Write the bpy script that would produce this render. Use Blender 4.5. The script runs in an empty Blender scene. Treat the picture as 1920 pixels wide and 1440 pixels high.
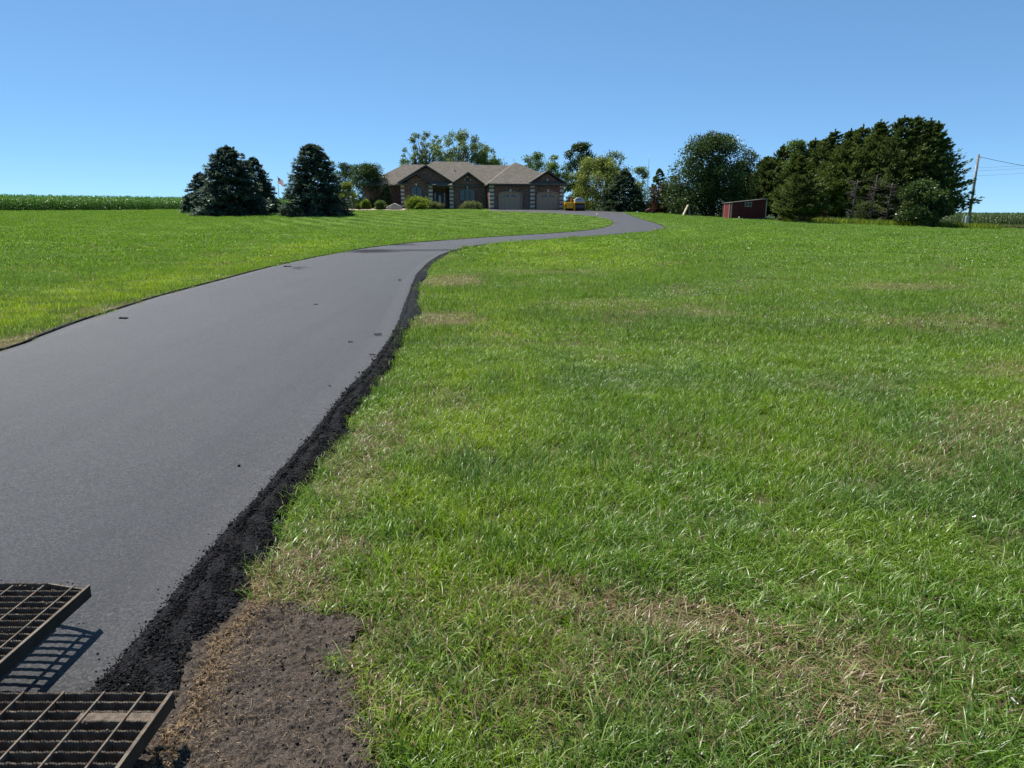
import bpy, math, random
import numpy as np
from mathutils import Vector, Matrix
R = math.radians
sc = bpy.context.scene
col = sc.collection
rng = np.random.default_rng(7)
random.seed(7)

# ------------------------------------------------------------------ terrain
KA = .003339
def sm(a, b, v):
    t = np.clip((v - a) / (b - a), 0, 1)
    return t * t * (3 - 2 * t)
def gz(x, y):
    x = np.asarray(x, float); y = np.asarray(y, float)
    s = KA * np.clip(y, 0, 84) ** 1.5
    t = np.clip(y - 84, 0, 10)
    s = s + KA * 13.747 * (t - t * t / 20)
    return s * (1 - .8 * sm(-4, 62, x) ** 1.1) * (1 - .08 * sm(28, 60, -x))
def g1(x, y): return float(gz(x, y))

# ------------------------------------------------------------------ object helpers
def tag(o, label=None, cat=None, group=None, kind=None):
    if label: o['label'] = label
    if cat: o['category'] = cat
    if group: o['group'] = group
    if kind: o['kind'] = kind
    return o
def empty(name, loc, rz=0, **k):
    o = bpy.data.objects.new(name, None); col.objects.link(o)
    o.location = loc; o.rotation_euler = (0, 0, rz); o.empty_display_size = .2
    return tag(o, **k)
def link(name, me, mat, parent=None, loc=None):
    o = bpy.data.objects.new(name, me); col.objects.link(o)
    if mat is not None and len(me.materials) == 0: me.materials.append(mat)
    if parent is not None: o.parent = parent
    if loc is not None: o.location = loc
    return o
def np_mesh(name, V, F, smooth=False, attrs=None):
    """V (n,3); F (m,k) with one k, or list of such arrays"""
    me = bpy.data.meshes.new(name)
    Fs = F if isinstance(F, list) else [F]
    Fs = [np.asarray(f, np.int32) for f in Fs if len(f)]
    me.vertices.add(len(V)); me.vertices.foreach_set('co', np.asarray(V, np.float32).ravel())
    nl = sum(f.size for f in Fs); npol = sum(len(f) for f in Fs)
    me.loops.add(nl); me.polygons.add(npol)
    me.loops.foreach_set('vertex_index', np.concatenate([f.ravel() for f in Fs]))
    tot = np.concatenate([np.full(len(f), f.shape[1], np.int32) for f in Fs])
    st = np.concatenate([[0], np.cumsum(tot)[:-1]]).astype(np.int32)
    me.polygons.foreach_set('loop_start', st)
    if smooth: me.polygons.foreach_set('use_smooth', np.ones(npol, bool))
    for k, (dom, typ, arr) in (attrs or {}).items():
        a = me.attributes.new(k, typ, dom)
        a.data.foreach_set('vector' if typ == 'FLOAT_VECTOR' else 'value', np.asarray(arr).ravel())
    me.update(calc_edges=True)
    return me
class MB:
    """collects simple shapes into one mesh"""
    def __init__(s): s.v = []; s.f = []
    def quadv(s, pts):
        n = len(s.v); s.v += [tuple(p) for p in pts]; s.f.append(tuple(range(n, n + len(pts))))
    def box(s, x0, x1, y0, y1, z0, z1):
        n = len(s.v)
        s.v += [(x, y, z) for z in (z0, z1) for y in (y0, y1) for x in (x0, x1)]
        for f in ((0, 2, 3, 1), (4, 5, 7, 6), (0, 1, 5, 4), (2, 6, 7, 3), (0, 4, 6, 2), (1, 3, 7, 5)):
            s.f.append(tuple(n + i for i in f))
        return s
    def prism(s, poly, d):
        """poly: planar 3D points; d: extrusion vector"""
        n = len(s.v); k = len(poly); d = Vector(d)
        s.v += [tuple(p) for p in poly] + [tuple(Vector(p) + d) for p in poly]
        s.f.append(tuple(range(n, n + k))); s.f.append(tuple(range(n + 2 * k - 1, n + k - 1, -1)))
        for i in range(k):
            j = (i + 1) % k; s.f.append((n + i, n + k + i, n + k + j, n + j))
        return s
    def tube(s, pts, rad, n=8, cap=True):
        pts = [Vector(p) for p in pts]
        if not hasattr(rad, '__len__'): rad = [rad] * len(pts)
        b = len(s.v); up = Vector((0.31, .17, 1)).normalized()
        for i, p in enumerate(pts):
            d = (pts[min(i + 1, len(pts) - 1)] - pts[max(i - 1, 0)]).normalized()
            a = d.cross(up)
            if a.length < .05: a = d.cross(Vector((1, 0, 0)))
            a.normalize(); c = d.cross(a).normalized()
            for k in range(n):
                t = 2 * math.pi * k / n
                s.v.append(tuple(p + a * (math.cos(t) * rad[i]) + c * (math.sin(t) * rad[i])))
        for i in range(len(pts) - 1):
            for k in range(n):
                k2 = (k + 1) % n
                s.f.append((b + i * n + k, b + i * n + k2, b + (i + 1) * n + k2, b + (i + 1) * n + k))
        if cap:
            s.f.append(tuple(b + k for k in range(n - 1, -1, -1)))
            s.f.append(tuple(b + (len(pts) - 1) * n + k for k in range(n)))
        return s
    def build(s, name, mat, parent=None, smooth=False, bevel=0):
        me = bpy.data.meshes.new(name); me.from_pydata(s.v, [], s.f); me.update()
        if smooth: me.polygons.foreach_set('use_smooth', [True] * len(me.polygons))
        o = link(name, me, mat, parent)
        import bmesh
        bm = bmesh.new(); bm.from_mesh(me); bmesh.ops.recalc_face_normals(bm, faces=bm.faces)
        if bevel: bmesh.ops.bevel(bm, geom=bm.edges[:], offset=bevel, segments=1, affect='EDGES')
        bm.to_mesh(me); bm.free()
        return o

# ------------------------------------------------------------------ node helpers
class NT:
    def __init__(s, tree): s.t = tree; s.n = tree.nodes; s.l = tree.links
    def node(s, typ, props=None, ins=None):
        n = s.n.new(typ)
        for k, v in (props or {}).items(): setattr(n, k, v)
        for k, v in (ins or {}).items(): s.set(n.inputs[k], v)
        return n
    def set(s, sock, v):
        if isinstance(v, bpy.types.NodeSocket): s.l.new(v, sock)
        else:
            if isinstance(v, (tuple, list)) and sock.type == 'RGBA' and len(v) == 3: v = (*v, 1)
            sock.default_value = v
    def math(s, op, a, b=None, c=None, clamp=False):
        n = s.n.new('ShaderNodeMath'); n.operation = op; n.use_clamp = clamp
        s.set(n.inputs[0], a)
        if b is not None: s.set(n.inputs[1], b)
        if c is not None: s.set(n.inputs[2], c)
        return n.outputs[0]
    def vmath(s, op, a, b=None, out=0):
        n = s.n.new('ShaderNodeVectorMath'); n.operation = op
        s.set(n.inputs[0], a)
        if b is not None: s.set(n.inputs[1], b)
        return n.outputs[out]
    def noise(s, vec, scale, detail=3, rough=.5, out=0):
        n = s.node('ShaderNodeTexNoise', None, {'Vector': vec, 'Scale': scale, 'Detail': detail, 'Roughness': rough})
        return n.outputs[out]
    def ramp(s, v, a, b, lo=0, hi=1, smooth=True):
        n = s.n.new('ShaderNodeMapRange'); n.interpolation_type = 'SMOOTHSTEP' if smooth else 'LINEAR'
        for i, x in enumerate((v, a, b, lo, hi)): s.set(n.inputs[i], x)
        return n.outputs[0]
    def mix(s, f, a, b, mode='MIX'):
        n = s.n.new('ShaderNodeMix'); n.data_type = 'RGBA'; n.blend_type = mode
        s.set(n.inputs[0], f); s.set(n.inputs[6], a); s.set(n.inputs[7], b)
        return n.outputs[2]
def new_mat(name):
    m = bpy.data.materials.new(name); m.use_nodes = True
    t = NT(m.node_tree); t.n.clear()
    out = t.n.new('ShaderNodeOutputMaterial')
    return m, t, out
def principled(t, out, colr, rough=.7, spec=.3, metal=0, normal=None, alpha=None):
    b = t.node('ShaderNodeBsdfPrincipled', None, {'Base Color': colr, 'Roughness': rough, 'Specular IOR Level': spec, 'Metallic': metal})
    if normal is not None: t.l.new(normal, b.inputs['Normal'])
    t.l.new(b.outputs[0], out.inputs[0]); return b
def bump(t, h, strength=.4, dist=.01):
    return t.node('ShaderNodeBump', None, {'Height': h, 'Strength': strength, 'Distance': dist}).outputs[0]
def pos(t): return t.n.new('ShaderNodeNewGeometry').outputs['Position']
def objc(t): return t.n.new('ShaderNodeTexCoord').outputs['Object']
def simple(name, c, rough=.6, spec=.3, metal=0, var=.25, scale=6, bs=0):
    m, t, out = new_mat(name)
    p = objc(t); n = t.noise(p, scale, 4, .6)
    c2 = t.mix(t.ramp(n, .3, .7), tuple(x * (1 - var) for x in c), tuple(min(1, x * (1 + var)) for x in c))
    nm = bump(t, t.noise(p, scale * 8, 3), bs, .01) if bs else None
    principled(t, out, c2, rough, spec, metal, nm); return m
def attr(t, name, out='Fac'):
    n = t.n.new('ShaderNodeAttribute'); n.attribute_name = name; return n.outputs[out]

# ------------------------------------------------------------------ lawn colour field
# patches on the lawn (metres): cx, cy, rx, ry, rot, strength
DRY = [(.75, 2.38, 1.3, .5, -.15, .34), (-.25, 2.6, .6, .35, 0, .3), (.62, 2.62, .75, .17, -.15, .85), (1.12, 2.36, .45, .24, -.5, .75), (.9, 2.5, .3, .2, 0, .6), (1.05, 2.12, .3, .14, .3, .6), (.12, 2.80, .30, .10, -.1, .75), (1.25, 2.02, .25, .2, 0, .75),
       (2.95, 4.5, .8, .25, .6, .42), (4.1, 5.5, 1.2, .4, .6, .45), (-1.0, 10.7, .6, .9, 0, .7), (-.98, 2.95, .25, .45, 0, .75),
       (8.6, 15.3, 1.6, .8, .2, .55), (-1.0, 4.6, .25, 1.3, 0, .55), (-.6, 6.0, .4, .4, 0, .35), (-1.35, 16.5, .8, 1.6, 0, .75), (.8, 18.5, 1.8, .5, .2, .5),
       (1.7, 12.5, 1.6, .35, 0, .4), (6.4, 10.5, 1.5, .6, .3, .45), (5.5, 7.2, .9, .6, .4, .5), (-6.55, 8.6, .35, 1.8, -.12, .8), (-6.85, 12.2, .2, 1.6, -.1, .7),
       (-.5, 2.1, .18, .8, 0, .45), (.25, 2.25, .35, .2, .2, .4), (2.6, 11.5, 1.2, .5, 0, .35), (-.1, 2.05, .3, .15, 0, .35)]
def lawn_group():
    g = bpy.data.node_groups.new('lawn_colour', 'ShaderNodeTree')
    g.interface.new_socket('Color', in_out='OUTPUT', socket_type='NodeSocketColor')
    g.interface.new_socket('Dry', in_out='OUTPUT', socket_type='NodeSocketFloat')
    t = NT(g); o = t.n.new('NodeGroupOutput'); p = pos(t)
    sx = t.n.new('ShaderNodeSeparateXYZ'); t.l.new(p, sx.inputs[0]); X, Y = sx.outputs[0], sx.outputs[1]
    flat = t.node('ShaderNodeCombineXYZ', None, {'X': X, 'Y': Y}).outputs[0]
    nz = t.noise(flat, 2.2, 4, .6, out=1)
    wob = t.vmath('MULTIPLY', t.vmath('SUBTRACT', nz, (.5, .5, .5)), (.85, .6, 0))
    q = t.vmath('ADD', flat, wob)
    big = t.noise(flat, .13, 3, .5); mid = t.noise(flat, .7, 4, .6); fine = t.noise(flat, 5.0, 4, .65)
    c = t.mix(t.ramp(big, .38, .62), (.105, .225, .006), (.160, .290, .008))
    c = t.mix(t.ramp(mid, .4, .66), c, (.200, .330, .008))
    c = t.mix(t.ramp(fine, .42, .72, 0, .55), c, (.060, .140, .006))
    # blue-green coarse grass in patches
    cg = t.ramp(t.noise(t.vmath('ADD', flat, (31., 7., 0.)), .42, 4, .6), .50, .62, 0, .75)
    c = t.mix(cg, c, (.100, .195, .030))
    # bright yellow-green strip along the left edge of the drive, and patches on the right of it
    b1 = t.ramp(t.math('ABSOLUTE', t.math('ADD', X, 8.3)), .3, 2.2, 1, 0)
    b1 = t.math('MULTIPLY', b1, t.ramp(Y, 30, 38, 1, 0))
    d2 = t.math('ABSOLUTE', t.math('SUBTRACT', X, 2.0)); b2 = t.math('MULTIPLY', t.ramp(d2, .5, 4.5, 1, 0), t.math('MULTIPLY', t.ramp(Y, 17, 22), t.ramp(Y, 29, 36, 1, 0)))
    b3 = t.math('MULTIPLY', t.ramp(t.math('ABSOLUTE', t.math('ADD', X, .35)), .1, 1.0, .4, 0), t.ramp(Y, 11, 15, 1, 0))
    br = t.math('MAXIMUM', t.math('MAXIMUM', b1, b2), b3)
    br = t.math('MULTIPLY', br, t.ramp(t.noise(flat, 1.3, 4, .6), .34, .6))
    c = t.mix(br, c, (.380, .500, .004))
    # kept lawn further up is lusher than the worn verge near the trailer
    c = t.mix(t.ramp(Y, 2.2, 4.0, .2, 0), c, (.115, .165, .030))
    c = t.mix(t.ramp(Y, 6, 22, 0, .5), c, (.185, .335, .006))
    # mowing stripes on the slope before the house
    dg = t.math('ADD', t.math('ADD', t.math('MULTIPLY', X, .88), t.math('MULTIPLY', Y, .47)), t.math('MULTIPLY', t.noise(flat, .4, 3), .9))
    st = t.math('SINE', t.math('MULTIPLY', dg, 3.3))
    sm_ = t.math('MULTIPLY', t.ramp(Y, 38, 56), t.math('MULTIPLY', t.ramp(X, -24, -14), t.ramp(X, 11, 14, 1, 0)))
    c = t.mix(t.math('MULTIPLY', t.ramp(st, .0, .9, 0, .8), sm_), c, (.34, .46, .10))
    c = t.mix(t.math('MULTIPLY', t.ramp(st, .0, -.9, 0, .6), sm_), c, (.085, .19, .010))
    st2 = t.math('SINE', t.math('ADD', t.math('MULTIPLY', X, .25), t.math('MULTIPLY', Y, 1.9)))
    sm2 = t.math('MULTIPLY', t.ramp(Y, 25, 40), t.ramp(X, 12, 20))
    c = t.mix(t.math('MULTIPLY', t.ramp(st2, .1, .9, 0, .45), sm2), c, (.09, .19, .02))
    dry = None
    for cx, cy, rx, ry, rot, s in DRY:
        mp = t.node('ShaderNodeMapping', {'vector_type': 'TEXTURE'}, {'Vector': q, 'Location': (cx, cy, 0), 'Rotation': (0, 0, rot), 'Scale': (rx, ry, 1)})
        L = t.vmath('LENGTH', mp.outputs[0], out=1)
        v = t.ramp(L, .45, 1.25, s, 0)
        dry = v if dry is None else t.math('MAXIMUM', dry, v)
    spots = t.ramp(t.noise(t.vmath('ADD', flat, (5., 91., 0.)), .55, 5, .65), .54, .70, 0, .5)
    dry = t.math('MAXIMUM', dry, t.math('MULTIPLY', spots, t.ramp(Y, 30, 50, 1, 0)))
    t.l.new(c, o.inputs[0]); t.l.new(dry, o.inputs[1]); return g
LG = lawn_group()
def leaf_shader(t, out, c, trans=.38, gloss=.06, rough=.45, tcol=None):
    d = t.node('ShaderNodeBsdfDiffuse', None, {'Color': c})
    tr = t.node('ShaderNodeBsdfTranslucent', None, {'Color': tcol if tcol is not None else c})
    gl = t.node('ShaderNodeBsdfGlossy', None, {'Color': (1, 1, 1, 1), 'Roughness': rough})
    m1 = t.node('ShaderNodeMixShader', None, {0: trans}); t.l.new(d.outputs[0], m1.inputs[1]); t.l.new(tr.outputs[0], m1.inputs[2])
    m2 = t.node('ShaderNodeMixShader', None, {0: gloss}); t.l.new(m1.outputs[0], m2.inputs[1]); t.l.new(gl.outputs[0], m2.inputs[2])
    t.l.new(m2.outputs[0], out.inputs[0])
def grass_mat():
    m, t, out = new_mat('grass_blades')
    g = t.n.new('ShaderNodeGroup'); g.node_tree = LG
    r = attr(t, 'r'); inst = t.n.new('ShaderNodeObjectInfo').outputs['Random']
    rr = t.math('FRACT', t.math('ADD', r, t.math('MULTIPLY', inst, 7.31)))
    r2 = t.math('FRACT', t.math('MULTIPLY', rr, 13.7))
    c = g.outputs[0]
    c = t.mix(t.ramp(r2, .0, .45, .9, 0), c, (.035, .080, .008))
    c = t.mix(t.ramp(r2, .74, 1, 0, .75), c, (.42, .54, .20))  # random pale blades: highlights on the grass put into the colour
    dryp = t.math('ADD', t.math('MULTIPLY', g.outputs[1], .72), .035)
    isdry = t.math('LESS_THAN', rr, dryp)
    straw = t.mix(t.ramp(r2, 0, 1), (.19, .12, .065), (.36, .29, .15))
    c = t.mix(isdry, c, straw)
    leaf_shader(t, out, c, .45, .025, .38)
    return m
def ground_mat():
    m, t, out = new_mat('lawn_ground')
    g = t.n.new('ShaderNodeGroup'); g.node_tree = LG
    p = pos(t); n = t.noise(p, 40, 4, .7); n2 = t.noise(p, 9, 3, .6)
    dark = t.mix(.8, g.outputs[0], (.014, .024, .006))  # darkened base: occlusion under the blades put into the colour
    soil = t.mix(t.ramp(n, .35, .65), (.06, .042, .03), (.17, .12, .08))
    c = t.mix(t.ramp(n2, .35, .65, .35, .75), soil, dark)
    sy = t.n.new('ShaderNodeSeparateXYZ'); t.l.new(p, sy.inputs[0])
    c = t.mix(t.ramp(sy.outputs[1], 12, 40), c, t.mix(.45, g.outputs[0], (.02, .035, .006)))  # far ground darkened, painting in the shade tufts cast on themselves
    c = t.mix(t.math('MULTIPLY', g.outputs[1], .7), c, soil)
    principled(t, out, c, .95, .1, 0, bump(t, n, .8, .02)); return m

# ------------------------------------------------------------------ ground sheet
def axis(*seg):
    a = [seg[0][0]]
    for s, e, n in seg: a += list(np.linspace(s, e, n + 1)[1:])
    return np.array(a)
def grid_mesh(xs, ys, zf):
    X, Y = np.meshgrid(xs, ys); Z = zf(X, Y)
    V = np.stack([X, Y, Z], -1).reshape(-1, 3)
    nx = len(xs); ny = len(ys)
    i = (np.arange(ny - 1)[:, None] * nx + np.arange(nx - 1)[None]).ravel()
    return V, np.stack([i, i + 1, i + nx + 1, i + nx], 1)
xs = axis((-3000, -300, 6), (-300, -60, 24), (-60, 70, 130), (70, 300, 24), (300, 3000, 6))
ys = axis((-300, -20, 8), (-20, 0, 10), (0, 100, 150), (100, 300, 20), (300, 4000, 8))
V, F = grid_mesh(xs, ys, gz)
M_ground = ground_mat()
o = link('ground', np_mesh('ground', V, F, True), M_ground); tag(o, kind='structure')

# ------------------------------------------------------------------ outlines of drive, crumb shoulder and bare soil (metres)
LE = [(-6.1, -6), (-6.1, 0), (-6.12, 4), (-6.2, 8.32), (-6.37, 9.32), (-6.59, 10.58), (-6.74, 12.08), (-6.88, 13.68), (-6.89, 16.18), (-6.89, 19.84), (-6.72, 22.19), (-6.4, 24.9), (-5.75, 28.3), (-4.55, 31.3), (-2.8, 33.97), (-1.08, 36.26), (1.16, 38.89), (3.08, 41.3), (5.0, 44.72), (6.34, 48.61), (7.56, 54.02), (8.34, 60.4), (8.27, 66.3), (7.3, 71.19), (5.54, 74.67), (2.84, 77.2), (0.0, 79.6), (-2.2, 82.5), (-2.9, 86), (-3.0, 90.5)]
RE = [(-1.5, -6), (-1.5, 1.7), (-1.5, 1.95), (-1.47, 2.15), (-1.46, 2.31), (-1.47, 2.65), (-1.5, 3.2), (-1.49, 3.98), (-1.5, 5.18), (-1.54, 6.2), (-1.52, 7.47), (-1.56, 8.45), (-1.6, 9.36), (-1.72, 10.53), (-1.88, 12.14), (-2.15, 14.93), (-2.4, 17.51), (-2.5, 19.68), (-2.55, 21.9), (-2.5, 24.14), (-2.32, 26.15), (-1.88, 28.17), (-1.3, 30.1), (-0.14, 31.99), (0.99, 33.5), (3.1, 35.99), (5.0, 38.4), (7.0, 41.0), (8.84, 44.04), (10.22, 47.97), (11.1, 54.24), (11.61, 62.97), (12.24, 72.66), (12.9, 80), (13.6, 88), (13.6, 94), (13.4, 97)]
CE = [(-1.0, -6), (-1.02, .5), (-1.06, 1.5), (-1.1, 1.82), (-1.12, 1.92), (-1.1, 1.98), (-1.11, 2.1), (-1.13, 2.25), (-1.17, 2.41), (-1.14, 2.54), (-1.12, 2.69), (-1.14, 2.79), (-1.22, 3.0), (-1.15, 3.15), (-1.22, 3.43), (-1.27, 3.7), (-1.25, 3.91), (-1.25, 4.27), (-1.25, 4.77), (-1.23, 5.1), (-1.32, 5.49), (-1.29, 6.02), (-1.27, 6.79), (-1.28, 7.55), (-1.37, 8.65), (-1.41, 9.28), (-1.51, 10.79), (-1.47, 11.5), (-1.72, 12.98), (-1.9, 14.55), (-2.08, 16.07), (-2.05, 17.77), (-2.26, 20.0), (-2.28, 22.19), (-2.2, 25.11), (-2.0, 26.6), (-1.68, 28.17), (-1.1, 29.95)]
DP = [(-1.3, .2), (-1.3, 1.9), (-1.28, 2.5), (-1.15, 2.74), (-0.92, 2.71), (-0.73, 2.67), (-0.6, 2.59), (-0.62, 2.41), (-0.6, 2.28), (-0.54, 2.16), (-0.49, 2.02), (-0.45, 1.93), (-0.42, 1.82), (-.38, 1.5), (-.45, 1.0), (-.5, .2)]
def interp(P, y): P = np.array(P); return np.interp(y, P[:, 1], P[:, 0])
def resample(P, n):
    P = np.array(P, float)
    # Catmull-Rom then uniform arc length
    Q = []
    for i in range(len(P) - 1):
        a = P[max(i - 1, 0)]; b = P[i]; c = P[i + 1]; d = P[min(i + 2, len(P) - 1)]
        for t in np.linspace(0, 1, 8, endpoint=False):
            Q.append(.5 * ((2 * b) + (c - a) * t + (2 * a - 5 * b + 4 * c - d) * t * t + (3 * b - a - 3 * c + d) * t ** 3))
    Q.append(P[-1]); Q = np.array(Q)
    s = np.concatenate([[0], np.cumsum(np.linalg.norm(np.diff(Q, axis=0), axis=1))])
    u = np.linspace(0, s[-1], n)
    return np.stack([np.interp(u, s, Q[:, 0]), np.interp(u, s, Q[:, 1])], 1)
def inpoly(x, y, P):
    c = np.zeros(x.shape, bool); n = len(P); j = n - 1
    for i in range(n):
        xi, yi = P[i]; xj, yj = P[j]
        if yi != yj:
            c ^= ((yi > y) != (yj > y)) & (x < (xj - xi) * (y - yi) / (yj - yi) + xi)
        j = i
    return c

# ------------------------------------------------------------------ driveway
def asphalt_mat():
    m, t, out = new_mat('smooth_new_asphalt')
    p = pos(t)
    sx = t.n.new('ShaderNodeSeparateXYZ'); t.l.new(p, sx.inputs[0])
    v = t.node('ShaderNodeTexVoronoi', None, {'Vector': p, 'Scale': 125}).outputs['Color']
    vb = t.n.new('ShaderNodeSeparateColor'); t.l.new(v, vb.inputs[0])
    g = vb.outputs[0]
    n1 = t.noise(p, 420, 2, .6); n2 = t.noise(p, 1.1, 5, .6); n3 = t.noise(p, 60, 4, .6)
    c = t.mix(t.ramp(g, .1, 1.0, 0, 1), (.003, .003, .003), (.082, .081, .086))
    c = t.mix(t.ramp(n1, .66, .76, 0, .55), c, (.26, .25, .235))
    c = t.mix(t.ramp(n3, .40, .62, .5, 0), c, (.012, .012, .014))
    c = t.mix(t.ramp(t.noise(p, 24, 3, .7), .42, .6, .22, 0), c, (.018, .018, .021))
    c = t.mix(t.ramp(n2, .35, .7, 0, .35), c, (.042, .042, .046))
    c = t.mix(t.ramp(t.noise(p, .35, 4, .6), .4, .65, 0, .25), c, (.03, .03, .034))
    seam = t.ramp(t.math('ABSOLUTE', t.math('ADD', t.math('ADD', sx.outputs[0], 3.95), t.math('MULTIPLY', t.math('SUBTRACT', t.noise(p, .8, 3), .5), .12))), .0, .05, .35, 0)
    c = t.mix(t.math('MULTIPLY', seam, t.ramp(sx.outputs[1], 14, 20, 1, 0)), c, (.02, .02, .022))
    # paver lane joints running along the drive
    wv = t.noise(t.node('ShaderNodeMapping', None, {'Vector': p, 'Scale': (2.2, .05, 0)}).outputs[0], 1.0, 3, .6)
    c = t.mix(t.ramp(wv, .45, .7, 0, .32), c, (.014, .014, .017))
    # scuffed dark patch left by the machines
    def blob(cx, cy, rx, ry, s):
        mp = t.node('ShaderNodeMapping', {'vector_type': 'TEXTURE'}, {'Vector': t.vmath('ADD', p, t.vmath('MULTIPLY', t.noise(p, 1.5, 4, .7, out=1), (1.2, 1.2, 0))), 'Location': (cx + .6, cy + .6, 0), 'Scale': (rx, ry, 1e6)})
        return t.ramp(t.vmath('LENGTH', mp.outputs[0], out=1), .25, 1.1, s, 0)
    stain = None
    for a in ((-5.2, 26.4, 1.5, 1.3, .95), (-3.6, 26.8, 1.6, .7, .7), (-4.6, 30.0, .9, .6, .8), (-2.6, 26.9, .6, .4, .8), (-5.9, 19.6, .35, .5, .6), (7.6, 58, .9, 6, .4)):
        bl = blob(*a); stain = bl if stain is None else t.math('MAXIMUM', stain, bl)
        c = t.mix(bl, c, (.012, .012, .015))
    h = t.math('ADD', g, t.math('MULTIPLY', n1, .6))
    principled(t, out, c, t.math('ADD', .60, t.math('MULTIPLY', stain, .3)), t.math('SUBTRACT', .42, t.math('MULTIPLY', stain, .3)), 0, bump(t, h, 1, .008)); return m
M_asph = asphalt_mat()
a = resample(LE, 420); b = resample(RE, 420)
nx = 16
w = np.linspace(0, 1, nx + 1)[None, :, None]
P2 = a[:, None, :] * (1 - w) + b[:, None, :] * w
Z = gz(P2[..., 0], P2[..., 1]) + .03
edge = np.minimum(w[..., 0], 1 - w[..., 0]) * 5
Z = Z - .02 * (1 - np.clip(edge * 3, 0, 1))
V = np.concatenate([P2, Z[..., None]], -1).reshape(-1, 3)
i = (np.arange(419)[:, None] * (nx + 1) + np.arange(nx)[None]).ravel()
F = np.stack([i, i + 1, i + nx + 2, i + nx + 1], 1)
# skirt down into the ground at both sides
def skirt(V, idx):
    n0 = len(V); S = V[idx].copy(); S[:, 2] -= .12
    k = np.arange(len(idx) - 1)
    return np.vstack([V, S]), np.stack([idx[k], idx[k + 1], n0 + k + 1, n0 + k], 1)
V, F1 = skirt(V, np.arange(420) * (nx + 1)); V, F2 = skirt(V, np.arange(420) * (nx + 1) + nx)
o = link('driveway', np_mesh('driveway', V, np.vstack([F, F1, F2]), True), M_asph); tag(o, kind='structure')

# ------------------------------------------------------------------ loose crumb shoulder
def crumb_mat():
    m, t, out = new_mat('loose_black_asphalt')
    p = pos(t)
    v = t.node('ShaderNodeTexVoronoi', None, {'Vector': p, 'Scale': 95})
    vc = t.n.new('ShaderNodeSeparateColor'); t.l.new(v.outputs['Color'], vc.inputs[0])
    n = t.noise(p, 160, 3, .6)
    c = t.mix(t.ramp(vc.outputs[0], 0, 1), (.006, .006, .007), (.017, .017, .019))
    c = t.mix(t.ramp(t.noise(p, 14, 3), .5, .8, 0, .3), c, (.026, .025, .026))
    h = t.math('ADD', v.outputs['Distance'], t.math('MULTIPLY', n, .5))
    principled(t, out, c, .65, .07, 0, bump(t, h, 1, .014)); return m
M_crumb = crumb_mat()
def crumb_z(x, y, f):
    """height of the shoulder; f = 0 at the paved side, 1 at the grass side"""
    h = .028 + .020 * np.sin(np.clip(f, 0, 1) * math.pi) ** .8 * (1 - .2 * f) - .035 * np.clip(f - .75, 0, 1) * 4
    ridge = .012 * np.exp(-((f - .16) / .06) ** 2) + .008 * np.exp(-((f - .55) / .1) ** 2) - .008 * np.exp(-((f - .30) / .05) ** 2)
    return gz(x, y) + h + ridge
yv = np.concatenate([np.arange(-1, 1.2, .1), np.arange(1.2, 5, .012), np.arange(5, 10, .03), np.arange(10, 29.9, .08)])
nf = 34
xi = interp(RE, yv) + rng.normal(0, 1, len(yv)) * np.interp(yv, [1, 6, 30], [.008, .012, .012]) - .005
xo = interp(CE, yv) + rng.normal(0, 1, len(yv)) * .01 - .005
f = np.linspace(0, 1, nf + 1)[None]
X = xi[:, None] * (1 - f) + xo[:, None] * f; Y = np.repeat(yv[:, None], nf + 1, 1)
Zc = crumb_z(X, Y, f + 0 * X) + rng.normal(0, .0035, X.shape) + .008 * np.sin(X * 31 + Y * 17) * np.sin(Y * 9 - X * 13)
Zc[:, 0] = gz(X[:, 0], Y[:, 0]) + .027; Zc[:, -1] = gz(X[:, -1], Y[:, -1]) - .01
V = np.stack([X, Y, Zc], -1).reshape(-1, 3); i = (np.arange(len(yv) - 1)[:, None] * (nf + 1) + np.arange(nf)[None]).ravel()
F = np.stack([i, i + 1, i + nf + 2, i + nf + 1], 1)
CV, CF = [V], [F]; off = len(V)
def strip(P, n, w0, w1, seed):
    """thin crumbly strip along an edge polyline, w0 inwards, w1 outwards (signed by the left normal)"""
    global off
    rr = np.random.default_rng(seed)
    C = resample(P, n); T = np.gradient(C, axis=0); T /= np.linalg.norm(T, axis=1)[:, None]; N = np.stack([-T[:, 1], T[:, 0]], 1)
    ww = np.linspace(0, 1, 6)
    jit = 1 + .35 * np.interp(np.arange(n), np.arange(0, n, 7), rr.normal(0, 1, len(np.arange(0, n, 7)))) * .6
    prof = np.array([.030, .034, .035, .030, .018, -.01])
    V = []
    for k, u in enumerate(ww):
        q = C + N * (w0 + (w1 - w0) * u * np.clip(jit, .4, 1.7))[:, None]
        V.append(np.column_stack([q, gz(q[:, 0], q[:, 1]) + prof[k] + rr.normal(0, .004, n)]))
    V = np.stack(V, 1).reshape(-1, 3)
    i = (np.arange(n - 1)[:, None] * 6 + np.arange(5)[None]).ravel()
    CV.append(V); CF.append(np.stack([i, i + 1, i + 7, i + 6], 1) + off); off += len(V)
strip([p for p in LE if 2 <= p[1] < 86], 900, -.01, .055, 3)
strip([(-1.3, 29.2)] + [p for p in RE if 29.9 < p[1] < 96], 700, .02, -.12, 4)

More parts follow.
